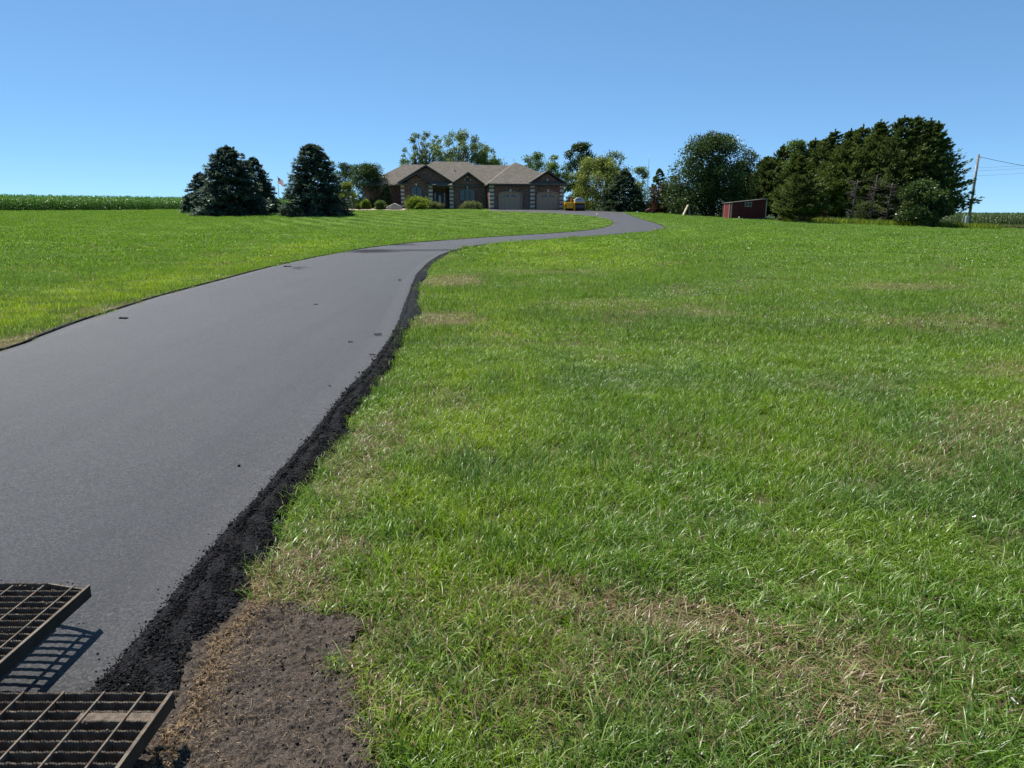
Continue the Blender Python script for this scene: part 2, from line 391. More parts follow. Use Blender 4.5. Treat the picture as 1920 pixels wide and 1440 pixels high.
# chunk meshes scattered as real little stones
def ico():
    t = (1 + 5 ** .5) / 2
    v = np.array([(-1, t, 0), (1, t, 0), (-1, -t, 0), (1, -t, 0), (0, -1, t), (0, 1, t), (0, -1, -t), (0, 1, -t), (t, 0, -1), (t, 0, 1), (-t, 0, -1), (-t, 0, 1)], float)
    v /= np.linalg.norm(v[0])
    f = np.array([(0, 11, 5), (0, 5, 1), (0, 1, 7), (0, 7, 10), (0, 10, 11), (1, 5, 9), (5, 11, 4), (11, 10, 2), (10, 7, 6), (7, 1, 8), (3, 9, 4), (3, 4, 2), (3, 2, 6), (3, 6, 8), (3, 8, 9), (4, 9, 5), (2, 4, 11), (6, 2, 10), (8, 6, 7), (9, 8, 1)])
    return v, f
def chunks(P, S, seed, sq=(.55, 1)):
    """P centres, S radii -> V,F of irregular stones"""
    rr = np.random.default_rng(seed); v, f = ico(); n = len(P)
    A = v[None] * (1 + rr.uniform(-.28, .28, (n, 12, 1)))
    A = A * np.stack([rr.uniform(.7, 1.25, n), rr.uniform(.7, 1.25, n), rr.uniform(*sq, n)], 1)[:, None]
    th = rr.uniform(0, 6.28, n); c, s = np.cos(th)[:, None], np.sin(th)[:, None]
    B = np.stack([A[..., 0] * c - A[..., 1] * s, A[..., 0] * s + A[..., 1] * c, A[..., 2]], -1) * np.asarray(S)[:, None, None] + P[:, None]
    return B.reshape(-1, 3), (f[None] + 12 * np.arange(n)[:, None, None]).reshape(-1, 3)
n = 70000
yy = 1.2 + (rng.random(n) ** 1.7) * 8.5
ff = rng.random(n) ** 1.0 * 1.04 - .02
spill = rng.random(n) < .025
ff = np.where(spill, -rng.exponential(.05, n), ff)
xx = (interp(RE, yy) - .005) * (1 - ff) + interp(CE, yy) * ff
rad = rng.uniform(.0014, .0036, n) * np.interp(yy, [1.5, 4, 9], [1, 1.3, 2.2]); rad = np.where(rng.random(n) < .05, rad * rng.uniform(1.5, 2.8, n), rad)
zz = np.where(ff < 0, gz(xx, yy) + .03 + rad * .4, crumb_z(xx, yy, ff) + rad * .25)
V, F3 = chunks(np.stack([xx, yy, zz], 1), rad, 5)
Vq = np.vstack(CV)
me = np_mesh('loose_asphalt_shoulder', np.vstack([Vq, V]), [np.vstack(CF), F3 + len(Vq)])
o = link('loose_asphalt', me, M_crumb); tag(o, 'rough black asphalt crumbs banked along the edges of the smooth drive', 'asphalt crumbs', kind='stuff')

# lumps of asphalt lying on the drive
lumps = [(-1.81, 9.33, .09, .04, 'flat black asphalt lump, farthest of the three lumps beside the crumb edge'),
         (-2.06, 8.79, .07, .03, 'thin broken black asphalt flake on the drive, left of the crumb edge lumps'),
         (-1.63, 7.98, .07, .035, 'small black asphalt lump almost touching the crumb edge of the drive'),
         (-1.75, 6.52, .045, .02, 'tiny black asphalt crumb on the drive a step off the crumb edge'),
         (-3.47, 12.34, .08, .025, 'lone black speck of asphalt in the middle of the drive'),
         (-1.80, 4.36, .022, .012, 'pea sized black stone on the near drive beside the wide crumb bank'),
         (-6.35, 20.0, .2, .04, 'long dark scrap of asphalt near the far left edge of the drive'),
         (-6.02, 10.74, .15, .03, 'dark flat scrap of asphalt by the near left edge of the drive'),
         (-1.57, 2.34, .016, .014, 'small round black pebble on the drive beside the steel gratings'),
         (-2.6, 16.4, .12, .04, 'black lump of asphalt where the far crumb edge bends')]
for x, y, L, h, lab in lumps:
    k = 7 if L > .03 else 1
    Pc = np.stack([x + rng.uniform(-.4, .4, k) * L, y + rng.uniform(-.15, .15, k) * L, np.full(k, g1(x, y) + .032 + h * .2)], 1) if k > 1 else np.array([[x, y, g1(x, y) + .034]])
    V, F = chunks(Pc, rng.uniform(.12, .32, k) * L if k > 1 else [L / 2], int(abs(x * 1000)), (.25, .42) if L > .03 else (.6, .9))
    V[:, 1] = y + (V[:, 1] - y) * .9
    tag(link('asphalt_lump', np_mesh('asphalt_lump', V, F), M_crumb), lab, 'asphalt lump', 'asphalt lumps lying on the drive')

# ------------------------------------------------------------------ bare soil
def soil_mat():
    m, t, out = new_mat('bare_soil')
    p = pos(t); n = t.noise(p, 18, 5, .65); n2 = t.noise(p, 130, 4, .65); n3 = t.noise(p, 5, 3)
    c = t.mix(t.ramp(n, .35, .68), (.024, .0195, .016), (.072, .057, .046))
    c = t.mix(t.ramp(n2, .46, .56, 0, .75), c, (.115, .092, .074))
    c = t.mix(t.ramp(t.noise(p, 210, 3, .6), .42, .55, .6, 0), c, (.022, .018, .015))
    c = t.mix(t.ramp(t.noise(p, 330, 2), .70, .78, 0, .7), c, (.30, .28, .25))
    c = t.mix(t.ramp(n3, .45, .7, 0, .5), c, (.060, .046, .036))
    principled(t, out, c, .95, .12, 0, bump(t, n2, 1, .006)); return m
M_soil = soil_mat()
M_grit = simple('pale_grit', (.30, .27, .23), .9, .1)
xs = np.arange(-1.34, -.3, .0055); ys = np.arange(.9, 2.84, .0055)
def vn(x, y, s, seed):
    """value noise"""
    r_ = np.random.default_rng(seed); T = r_.random((256, 256)); u = x * s + 1000; v = y * s + 1000
    i = np.floor(u).astype(int); j = np.floor(v).astype(int); a = u - i; b = v - j; a = a * a * (3 - 2 * a); b = b * b * (3 - 2 * b)
    f_ = lambda p, q: T[p % 256, q % 256]
    return (f_(i, j) * (1 - a) * (1 - b) + f_(i + 1, j) * a * (1 - b) + f_(i, j + 1) * (1 - a) * b + f_(i + 1, j + 1) * a * b)
def soil_h(x, y): return gz(x, y) + .004 + .016 * (vn(x, y, 12, 1) - .3) + .016 * np.abs(vn(x, y, 36, 2) - .5) + .013 * vn(x, y, 62, 4) ** 2 + .008 * vn(x, y, 112, 3) + .012 * np.clip((-.75 - x) / .4, 0, 1)
V, F = grid_mesh(xs, ys, soil_h)
keep = inpoly(V[:, 0] + .03 * (vn(V[:, 0], V[:, 1], 20, 9) - .5), V[:, 1] + .03 * (vn(V[:, 0], V[:, 1], 20, 8) - .5), DP)
F = F[keep[F].all(1)]
us = np.unique(F); mp = -np.ones(len(V), int); mp[us] = np.arange(len(us)); V = V[us]; F = mp[F]
n = 3800
cx = rng.uniform(-1.2, -.4, n); cy = rng.uniform(.6, 2.75, n); ok = inpoly(cx, cy, DP); cx, cy = cx[ok], cy[ok]
rad = .0012 + rng.exponential(.0014, len(cx)); rad = np.clip(rad, 0, .007)
V2, F3 = chunks(np.stack([cx, cy, soil_h(cx, cy) + rad * .3], 1), rad, 8, (.5, .9))
o = link('bare_soil', np_mesh('bare_soil', np.vstack([V, V2]), [F, F3 + len(V)], False), M_soil); tag(o, kind='structure')

n = 900
cx = rng.uniform(-1.15, -.42, n); cy = rng.uniform(1.2, 2.72, n); ok = inpoly(cx, cy, DP); cx, cy = cx[ok], cy[ok]
V2, F3 = chunks(np.stack([cx, cy, soil_h(cx, cy) + .001], 1), rng.uniform(.0009, .0028, len(cx)), 18, (.5, .9))
tag(link('pale_grit', np_mesh('pale_grit', V2, F3), M_grit), 'tiny pale grit and stones sprinkled over the bare soil', 'grit', kind='stuff')
# ------------------------------------------------------------------ grass templates and scatter (one object)
def blades(n, rad, hmin, hmax, wmin, wmax, lean, seg, seed, droop=.5):
    rr = np.random.default_rng(seed)
    a = rr.uniform(0, 6.283, n); r = rad * np.sqrt(rr.random(n)); L = rr.uniform(hmin, hmax, n); W = rr.uniform(wmin, wmax, n) / 2
    d = rr.uniform(0, 6.283, n); le = np.clip(rr.normal(lean, .35, n), .05, 1.45)
    bx, by = r * np.cos(a), r * np.sin(a)
    twist = rr.uniform(-.9, .9, n)
    V = []; k = seg
    x, y, z = bx.copy(), by.copy(), np.full(n, -.005)
    px, py = -np.sin(d + twist), np.cos(d + twist)
    ang = le * .5
    for s in range(k + 1):
        ww = W * (1 - (s / k) ** 1.6) if s < k else 0 * W
        if s < k:
            V.append(np.stack([x - px * ww, y - py * ww, z], 1)); V.append(np.stack([x + px * ww, y + py * ww, z], 1))
        else: V.append(np.stack([x, y, np.maximum(z, .003)], 1))
        st = L / k
        x = x + np.cos(d) * np.sin(ang) * st; y = y + np.sin(d) * np.sin(ang) * st; z = np.maximum(z + np.cos(ang) * st, .004)
        ang = ang + (le * .9 + droop) / k
    V = np.stack(V, 1); m = V.shape[1]
    base = (np.arange(n) * m)[:, None]
    Q = []
    for s in range(k - 1): Q.append(base + np.array([[2 * s, 2 * s + 1, 2 * s + 3, 2 * s + 2]]))
    T = base + np.array([[2 * k - 2, 2 * k - 1, 2 * k]])
    rv = np.repeat(rr.random(n), m)
    return V.reshape(-1, 3), (np.vstack(Q) if Q else np.zeros((0, 4), int)), T, rv
tv, tq, tt, tr, tid = [], [], [], [], []
offv = 0
specs = []
for k in range(5): specs.append((0, blades(34, .08, .045, .12, .0028, .006, 1.05, 3, 100 + k)))
for k in range(4): specs.append((1, blades(170, .26, .04, .10, .004, .0075, .8, 2, 200 + k)))
for k in range(4): specs.append((2, blades(300, .85, .03, .07, .014, .026, .75, 2, 300 + k)))
for k in range(3): specs.append((3, blades(26, .06, .10, .19, .004, .0075, 1.0, 4, 400 + k, .8)))
for j, (lod, (v, q, t3, r_)) in enumerate(specs):
    tv.append(v); tq.append(q + offv); tt.append(t3 + offv); tr.append(r_); tid.append(np.full(len(v), j)); offv += len(v)
ROAD = [(68, 60), (63, 75), (58.5, 88), (57, 100), (60, 106), (130, 122), (130, 100)]
def scatter(n, ymin, ymax, seed, power=1.0, marg=1.2, k=.80):
    rr = np.random.default_rng(seed)
    y = (ymin ** power + (ymax ** power - ymin ** power) * rr.random(n)) ** (1 / power)
    x = rr.uniform(-1, 1, n) * (y * k + marg)
    return x, y
pts, rots, scls, lods = [], [], [], []
Lr, Rr_ = resample(LE, 300), resample(RE, 300)
drv = [tuple(p) for p in Lr] + [tuple(p) for p in Rr_[::-1]]
BED = [(-19.9, 83.6), (-12.7, 84.3), (-12.6, 88), (-2.8, 88), (-2.8, 103), (-22, 103), (-21, 88)]
def add(x, y, lod, smin, smax, seed, marg):
    rr = np.random.default_rng(seed)
    ok = np.ones(len(x), bool)
    # keep off drive and shoulder: test the shifted points too
    for dx in (-marg, 0, marg): ok &= ~inpoly(x + dx, y, drv)
    ok &= ~inpoly(x, y - marg * .7, drv)
    near = (y < 30)
    ce = interp(CE, y); re = interp(RE, y)
    jag = .05 * (vn(x, y, 6, 30) - .5) + .03 * (vn(x, y, 30, 31) - .5)
    ok &= ~(near & (x > re - .2) & (x < ce + marg * .12 + jag))
    jx = .16 * (vn(x, y, 11, 21) - .5) + .05 * (vn(x, y, 37, 22) - .5)
    ok &= ~(inpoly(x - marg * .15 + jx, y + jx, DP) | ((x < -.42) & (y < 1.8) & (x > -1.4)))
    ok &= ~inpoly(x, y, ROAD); ok &= ~inpoly(x, y, BED)
    x, y = x[ok], y[ok]; n = len(x)
    pts.append(np.stack([x, y, gz(x, y)], 1)); rots.append(np.stack([rr.normal(0, .06, n), rr.normal(0, .06, n), rr.uniform(0, 6.283, n)], 1))
    s = rr.uniform(smin, smax, n)
    hh = .45 + .75 * vn(x, y, .9, 11) + .55 * vn(x, y, 6, 12)
    dryk = np.zeros(n)
    for cx, cy, rx, ry, rot, st in DRY:
        c, s_ = math.cos(rot), math.sin(rot); u = ((x - cx) * c + (y - cy) * s_) / rx; v = (-(x - cx) * s_ + (y - cy) * c) / ry
        dryk = np.maximum(dryk, st * (1 - sm(.4, 1.3, np.sqrt(u * u + v * v))))
    hh *= 1 - .55 * dryk
    scls.append(np.stack([s, s, s * hh], 1)); lods.append(np.full(n, -1 - lod))
x, y = scatter(21000, 1.2, 8.5, 1, 1.6); kk = (vn(x, y, 9, 88) + .5 * vn(x, y, 19, 89)) > .46; x, y = x[kk], y[kk]; add(x, y, 0, .85, 1.35, 11, .05)
x, y = scatter(1600, 1.3, 8.0, 6, 1.6); cl = vn(x, y, 1.3, 40) > .52; add(x[cl], y[cl], 3, .8, 1.25, 16, .08)
x, y = scatter(13000, 5.5, 26, 2, 1.9, 2); add(x, y, 1, .85, 1.3, 12, .16)
x, y = scatter(34000, 20, 118, 3, 1.8, 4); add(x, y, 2, .8, 1.25, 13, .60)
# thin edge of grass kept close to the borders where the big far patches are left out
def edge_pts(P, side, n, seed, d0=.15, d1=1.1):
    C = resample(P, 2000); T = np.gradient(C, axis=0); T /= np.linalg.norm(T, axis=1)[:, None]; N = np.stack([-T[:, 1], T[:, 0]], 1) * side
    rr = np.random.default_rng(seed); i = rr.integers(0, 2000, n); q = C[i] + N[i] * rr.uniform(d0, d1, n)[:, None]
    q = q[q[:, 1] > 18]; return q[:, 0], q[:, 1]
x, y = edge_pts([p for p in LE if p[1] < 86], 1, 1500, 50); add(x, y, 1, .8, 1.2, 51, .14)
x, y = edge_pts([p for p in RE if p[1] < 92], -1, 1500, 52); add(x, y, 1, .8, 1.2, 53, .14)
pts = np.vstack(pts); rots = np.vstack(rots); scls = np.vstack(scls); lods = np.concatenate(lods)
nT = offv; V = np.vstack(tv + [pts])
rot_all = np.vstack([np.zeros((nT, 3)), rots]); scl_all = np.vstack([np.ones((nT, 3)), scls])
tid_all = np.concatenate(tid + [lods]).astype(np.int32); r_all = np.concatenate(tr + [np.zeros(len(pts))])
me = np_mesh('lawn_grass', V, [np.vstack(tq), np.vstack(tt)], False, {
    'tid': ('POINT', 'INT', tid_all), 'rot': ('POINT', 'FLOAT_VECTOR', rot_all.astype(np.float32)),
    'scl': ('POINT', 'FLOAT_VECTOR', scl_all.astype(np.float32)), 'r': ('POINT', 'FLOAT', r_all.astype(np.float32))})
grass = link('grass', me, grass_mat())
tag(grass, 'short mown green lawn grass with worn straw coloured patches on both sides of the drive', 'grass', kind='stuff')
def gn_scatter(o, groups):
    g = bpy.data.node_groups.new('scatter', 'GeometryNodeTree')
    g.interface.new_socket('Geometry', in_out='INPUT', socket_type='NodeSocketGeometry')
    g.interface.new_socket('Geometry', in_out='OUTPUT', socket_type='NodeSocketGeometry')
    N = g.nodes; L = g.links
    gi = N.new('NodeGroupInput'); go = N.new('NodeGroupOutput'); J = N.new('GeometryNodeJoinGeometry')
    def named(n, typ):
        a = N.new('GeometryNodeInputNamedAttribute'); a.data_type = typ; a.inputs[0].default_value = n
        return next(s for s in a.outputs if s.enabled and s.name == 'Attribute')
    def sel(k):
        c = N.new('FunctionNodeCompare'); c.data_type = 'INT'; c.operation = 'EQUAL'
        ins = [s for s in c.inputs if s.type == 'INT']
        L.new(named('tid', 'INT'), ins[0]); ins[1].default_value = k
        s = N.new('GeometryNodeSeparateGeometry'); s.domain = 'POINT'
        L.new(gi.outputs[0], s.inputs[0]); L.new(c.outputs[0], s.inputs[1]); return s.outputs[0]
    for lod, ids in groups.items():
        jj = N.new('GeometryNodeJoinGeometry')
        for k in ids:
            ti = N.new('GeometryNodeGeometryToInstance'); L.new(sel(k), ti.inputs[0]); L.new(ti.outputs[0], jj.inputs[0])
        ip = N.new('GeometryNodeInstanceOnPoints'); L.new(sel(-1 - lod), ip.inputs['Points']); L.new(jj.outputs[0], ip.inputs['Instance'])
        ip.inputs['Pick Instance'].default_value = True
        rv = N.new('FunctionNodeRandomValue'); rv.data_type = 'INT'
        mn = [s for s in rv.inputs if s.type == 'INT' and s.name == 'Min'][0]; mx = [s for s in rv.inputs if s.type == 'INT' and s.name == 'Max'][0]
        mn.default_value = 0; mx.default_value = len(ids) - 1
        L.new([s for s in rv.outputs if s.type == 'INT'][0], ip.inputs['Instance Index'])
        L.new(named('rot', 'FLOAT_VECTOR'), ip.inputs['Rotation']); L.new(named('scl', 'FLOAT_VECTOR'), ip.inputs['Scale'])
        L.new(ip.outputs[0], J.inputs[0])
    L.new(J.outputs[0], go.inputs[0])
    m = o.modifiers.new('scatter', 'NODES'); m.node_group = g
gr = {}
for j, (lod, _) in enumerate(specs): gr.setdefault(lod, []).append(j)
gn_scatter(grass, gr)

# dry straw lying at the edge of the bare soil
def straws(P, L, W, seed, lift):
    rr = np.random.default_rng(seed); n = len(P); k = 4
    d = rr.uniform(0, 6.283, n); cv = rr.normal(0, .5, n); V = []
    x, y, z = P[:, 0].copy(), P[:, 1].copy(), P[:, 2].copy()
    el = rr.uniform(-.1, lift, n)
    for s in range(k + 1):
        w_ = W / 2 * (1 - .7 * s / k)
        V.append(np.stack([x - np.sin(d) * w_, y + np.cos(d) * w_, z + .3 * w_], 1)); V.append(np.stack([x + np.sin(d) * w_, y - np.cos(d) * w_, z - .3 * w_], 1))
        x = x + np.cos(d) * L / k; y = y + np.sin(d) * L / k; z = np.maximum(z + np.sin(el) * L / k, P[:, 2] - .002); d = d + cv / k * 1.6; el = el - lift * .5
    V = np.stack(V, 1); b = (np.arange(n) * 2 * (k + 1))[:, None]
    F = np.vstack([b + np.array([[2 * s, 2 * s + 1, 2 * s + 3, 2 * s + 2]]) for s in range(k)])
    return V.reshape(-1, 3), F
n = 2300
sy = rng.uniform(1.3, 2.85, n); sx_ = interp(CE, sy) + rng.exponential(.05, n) + .0
extra = 420; sy2 = rng.uniform(1.3, 2.7, extra); sx2 = rng.uniform(-1.05, -.42, extra)
sy3 = rng.uniform(1.7, 2.72, 110); sx3 = interp([(-.38, 1.5), (-.42, 1.82), (-.54, 2.16), (-.62, 2.41), (-.6, 2.59), (-.7, 2.7)], sy3) + rng.normal(0, .03, 110)
sxx = np.concatenate([sx_, sx2, sx3]); syy = np.concatenate([sy, sy2, sy3])
V, F = straws(np.stack([sxx, syy, soil_h(sxx, syy) + .006], 1), rng.uniform(.015, .065, len(sxx)), rng.uniform(.001, .0026, len(sxx)), 61, .6)
m, t, out = new_mat('dry_straw'); q = pos(t)
leaf_shader(t, out, t.mix(t.ramp(t.noise(q, 70, 3), .38, .68), (.05, .028, .015), (.36, .27, .16)), .2, 0)
tag(link('dry_straw', np_mesh('dry_straw', V, F), m), 'dry straw and dead roots strewn over the bare soil by the crumb edge', 'straw', kind='stuff')

# white clover heads and petals
M_white = simple('white_petal', (.78, .76, .74), .6, .2, 0, .08)
x, y = scatter(2600, 14, 66, 71, 1.3, 1); kk = (x < interp(LE, np.minimum(y, 60)) - 1.2) & (vn(x, y, .25, 72) > .42); x, y = x[kk], y[kk]
x2, y2 = scatter(700, 10, 45, 73, 1.3, 1); kk = (x2 > 3.5) & (x2 > interp(RE, np.minimum(y2, 60)) + 2) & (vn(x2, y2, .3, 74) > .5); x = np.concatenate([x, x2[kk]]); y = np.concatenate([y, y2[kk]])
V, F = chunks(np.stack([x, y, gz(x, y) + .07], 1), np.clip(.008 + .0003 * y, 0, .018) * rng.uniform(.6, 1.2, len(x)), 75, (.6, 1))
tag(link('clover_flowers', np_mesh('clover', V, F), M_white), 'tiny white clover heads dotted over the lawns', 'clover flowers', kind='stuff')
for x, y, s, lab in ((2.46, 3.45, .016, 'white curled petal lying in the grass beside the brown worn spot at right'), (1.66, 2.01, .014, 'white petal in the long grass at the lower right, nearest the viewer'), (2.38, 3.89, .008, 'smallest white petal in the grass, just beyond the larger one at right')):
    mb = []; vv = []
    for i in range(7):
        for j in range(5):
            u, v = i / 6 - .5, j / 4 - .5
            vv.append((u * s * 1.7, v * s * 1.3 * (1 - 1.6 * u * u), s * (1.2 * v * v + .9 * u * u)))
    F = [(i * 5 + j, i * 5 + j + 1, i * 5 + j + 6, i * 5 + j + 5) for i in range(6) for j in range(4)]
    o = link('petal', np_mesh('petal', np.array(vv), np.array(F), True), M_white)
    o.location = (x, y, g1(x, y) + .085); o.rotation_euler = (R(-35), R(15), x * 3); tag(o, lab, 'petal', 'white petals in the right lawn')

# ------------------------------------------------------------------ steel gratings (lower left)
m, t, out = new_mat('rusty_dirty_steel'); p = objc(t)
c = t.mix(t.ramp(t.noise(p, 22, 5, .7), .35, .65), (.075, .062, .048), (.15, .125, .095)); c = t.mix(t.ramp(t.noise(p, 55, 4, .7), .52, .68, 0, .8), c, (.13, .055, .025))
principled(t, out, c, .8, .2, .1, bump(t, t.noise(p, 240, 3), .6, .002)); M_steel = m
M_mud = simple('caked_dry_mud', (.125, .10, .078), .95, .1, 0, .35, 40, .6)
M_dark = simple('dark_steel', (.030, .026, .021), .6, .4, .2, .3, 12, .2)
def serrated(mb, x0, x1, y, z, h=.030, t=.0055, pitch=.0085, jit=.0):
    """bearing bar along x with a serrated top edge"""
    n = int((x1 - x0) / pitch); X = np.linspace(x0, x1, n * 2 + 1)
    rr = np.random.default_rng(int(abs(y * 1e4)))
    b = len(mb.v)
    for i, xx_ in enumerate(X):
        zt = z + (.0022 if i % 2 else -.0018) + rr.normal(0, .0006); yy_ = y + jit * math.sin(i * .7) * .0012
        mb.v += [(xx_, yy_ - t / 2, z - h), (xx_, yy_ + t / 2, z - h), (xx_, yy_ + t / 2, zt), (xx_, yy_ - t / 2, zt)]
    for i in range(len(X) - 1):
        a_ = b + i * 4
        for k in range(4): mb.f.append((a_ + k, a_ + 4 + k, a_ + 4 + (k + 1) % 4, a_ + (k + 1) % 4))
    mb.f.append((b, b + 3, b + 2, b + 1)); e = b + (len(X) - 1) * 4; mb.f.append((e, e + 1, e + 2, e + 3))
def grating(x0, x1, y0, y1, z, label, rows, cols, bend=0, bent_row=None):
    r_ = empty('steel_grating', (0, 0, 0), label=label, cat='grating', group='rusty steel gratings at the trailer end')
    m_ = MB()
    for y in rows: serrated(m_, x0, x1 - .004, y, z, jit=1)
    m_.build('bearing_bars', M_steel, r_)
    m_ = MB()
    for x in cols: m_.box(x - .0028, x + .0028, y0 + .004, y1 - .002, z - .020, z + .0035)
    m_.build('cross_bars', M_steel, r_)
    MB().box(x1 - .0055, x1 + .0055, y0, y1, z, z + .0035).build('edge_bar', M_steel, r_)
    MB().box(x1 - .004, x1 + .004, y0, y1, z - .050, z - .001).build('side_plate', M_dark, r_, bevel=.0012)  # darker than the bars: shade on the plate put into its colour
    return r_
# far grating
z1 = .2
y0g, y1g = 2.03, 2.573
rows = list(np.arange(y1g, y0g, -.0425)); cols = [-1.775 - .125 * k for k in range(0, 9)]
ga = grating(-2.95, -1.717, y0g, y1g, z1, 'rusty steel bar grating farther up the drive, casting a barred shadow on the asphalt', rows[1:], cols)
m_ = MB(); serrated(m_, -2.95, -1.895, 2.590, z1, jit=1); m_.prism([(-1.895, 2.587, z1), (-1.895, 2.594, z1), (-1.717, 2.547, z1), (-1.717, 2.540, z1)], (0, 0, -.045)); m_.build('end_bar', M_steel, ga)
MB().box(-1.955, -1.915, y0g - .1, 2.55, z1 - .085, z1 - .034).build('support_beam', M_dark, ga)
MB().box(-2.95, -2.90, 1.98, 2.55, z1 - .085, z1 - .034).build('support_beam', M_dark, ga)
MB().box(-3.2, -1.90, y0g - .08, y0g - .03, z1 - .09, z1 - .036).build('support_beam', M_dark, ga)
MB().box(-2.60, -2.54, y0g - .07, y0g - .03, .03, z1 - .09).build('leg', M_dark, ga)
MB().box(-2.95, -2.90, 2.48, 2.52, .03, z1 - .085).build('leg', M_dark, ga)
# near grating
z2 = .2; rows = list(np.arange(1.911, 1.12, -.0415)); cols = [-1.155 - .127 * k for k in range(0, 10)]
gb = grating(-2.3, -1.07, 1.12, 1.918, z2, 'rusty steel bar grating in the bottom left corner with a mud filled slot', [y for i, y in enumerate(rows)], cols)
MB().box(-1.30, -1.075, rows[3] + .003, rows[2] - .003, z2 - .012, z2 - .0015).build('mud_fill', M_mud, gb)
MB().box(-2.3, -1.10, 1.145, 1.185, z2 - .09, z2 - .036).build('support_beam', M_dark, gb)
MB().box(-2.3, -1.10, 1.80, 1.84, z2 - .09, z2 - .036).build('support_beam', M_dark, gb)
MB().box(-2.12, -2.07, 1.802, 1.838, .03, z2 - .09).build('leg', M_dark, gb)
MB().box(-2.12, -2.07, 1.147, 1.183, .03, z2 - .09).build('leg', M_dark, gb)
MB().box(-1.145, -1.10, 1.147, 1.183, .03, z2 - .09).build('leg', M_dark, gb)
# mud crumbs caught in the slots
for g_, xr, yr, n_, z_, nm in ((ga, (-2.4, -1.76), (2.05, 2.62), 420, z1, 'mud_crumbs'), (gb, (-1.8, -1.09), (1.25, 1.96), 260, z2, 'mud_crumbs')):
    px_ = rng.uniform(*xr, n_); py_ = y1 = (1.911 if g_ is gb else 2.5305) - (.0415 if g_ is gb else .0425) * np.round(((1.911 if g_ is gb else 2.5305) - rng.uniform(*yr, n_)) / (.0415 if g_ is gb else .0425)) + rng.normal(0, .003, n_)
    V, F = chunks(np.stack([px_, py_, z_ + rng.uniform(-.022, .001, n_)], 1), rng.uniform(.002, .006, n_), 91, (.5, .9))
    o = link(nm, np_mesh(nm, V, F), M_mud, g_); o['kind'] = 'stuff'

# ------------------------------------------------------------------ foliage builders
def foliage_mat(name, a, b, c3, trans=.3, gloss=.05, sunc=None):
    gloss *= .4; trans = min(.5, trans + .14)
    """a = deep, b = typical, c3 = palest tone; attribute v picks between them"""
    m, t, out = new_mat(name)
    v = attr(t, 'v')
    p = pos(t); n = t.noise(p, .9, 4, .6)
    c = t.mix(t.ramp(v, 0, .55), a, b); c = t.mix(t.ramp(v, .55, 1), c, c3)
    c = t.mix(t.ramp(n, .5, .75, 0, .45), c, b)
    leaf_shader(t, out, c, trans, gloss, .4); return m
def cards(P, D, W, ln, wd, fold=.0):
    """diamond shaped leaves"""
    ln = np.asarray(ln)[:, None]; wd = np.asarray(wd)[:, None]
    N_ = np.cross(D, W)
    V = np.stack([P, P + D * ln * .45 + W * wd * .5 + N_ * ln * fold, P + D * ln, P + D * ln * .45 - W * wd * .5 + N_ * ln * fold], 1)
    n = len(P)
    return V.reshape(-1, 3), (np.arange(n) * 4)[:, None] + np.array([[0, 1, 2, 3]])
def unit(A): return A / (np.linalg.norm(A, axis=-1, keepdims=True) + 1e-9)
def rand_dir(rr, n): return unit(rr.normal(0, 1, (n, 3)))
M_bark = simple('grey_brown_bark', (.105, .085, .068), .9, .1, 0, .35, 12, .8)
M_deadwood = simple('bleached_dead_wood', (.12, .10, .085), .9, .1, 0, .3, 12, .5)
M_birch = simple('pale_birch_bark', (.42, .38, .33), .8, .2, 0, .4, 9, .4)
def tree_root(name, x, y, label, cat, group): return empty(name, (x, y, g1(x, y) - .05), label=label, cat=cat, group=group)
def crown_obj(name, V, F, v, mat, root):
    me = np_mesh(name, V, F, False, {'v': ('FACE', 'FLOAT', np.asarray(v, np.float32))})
    return link(name, me, mat, root)
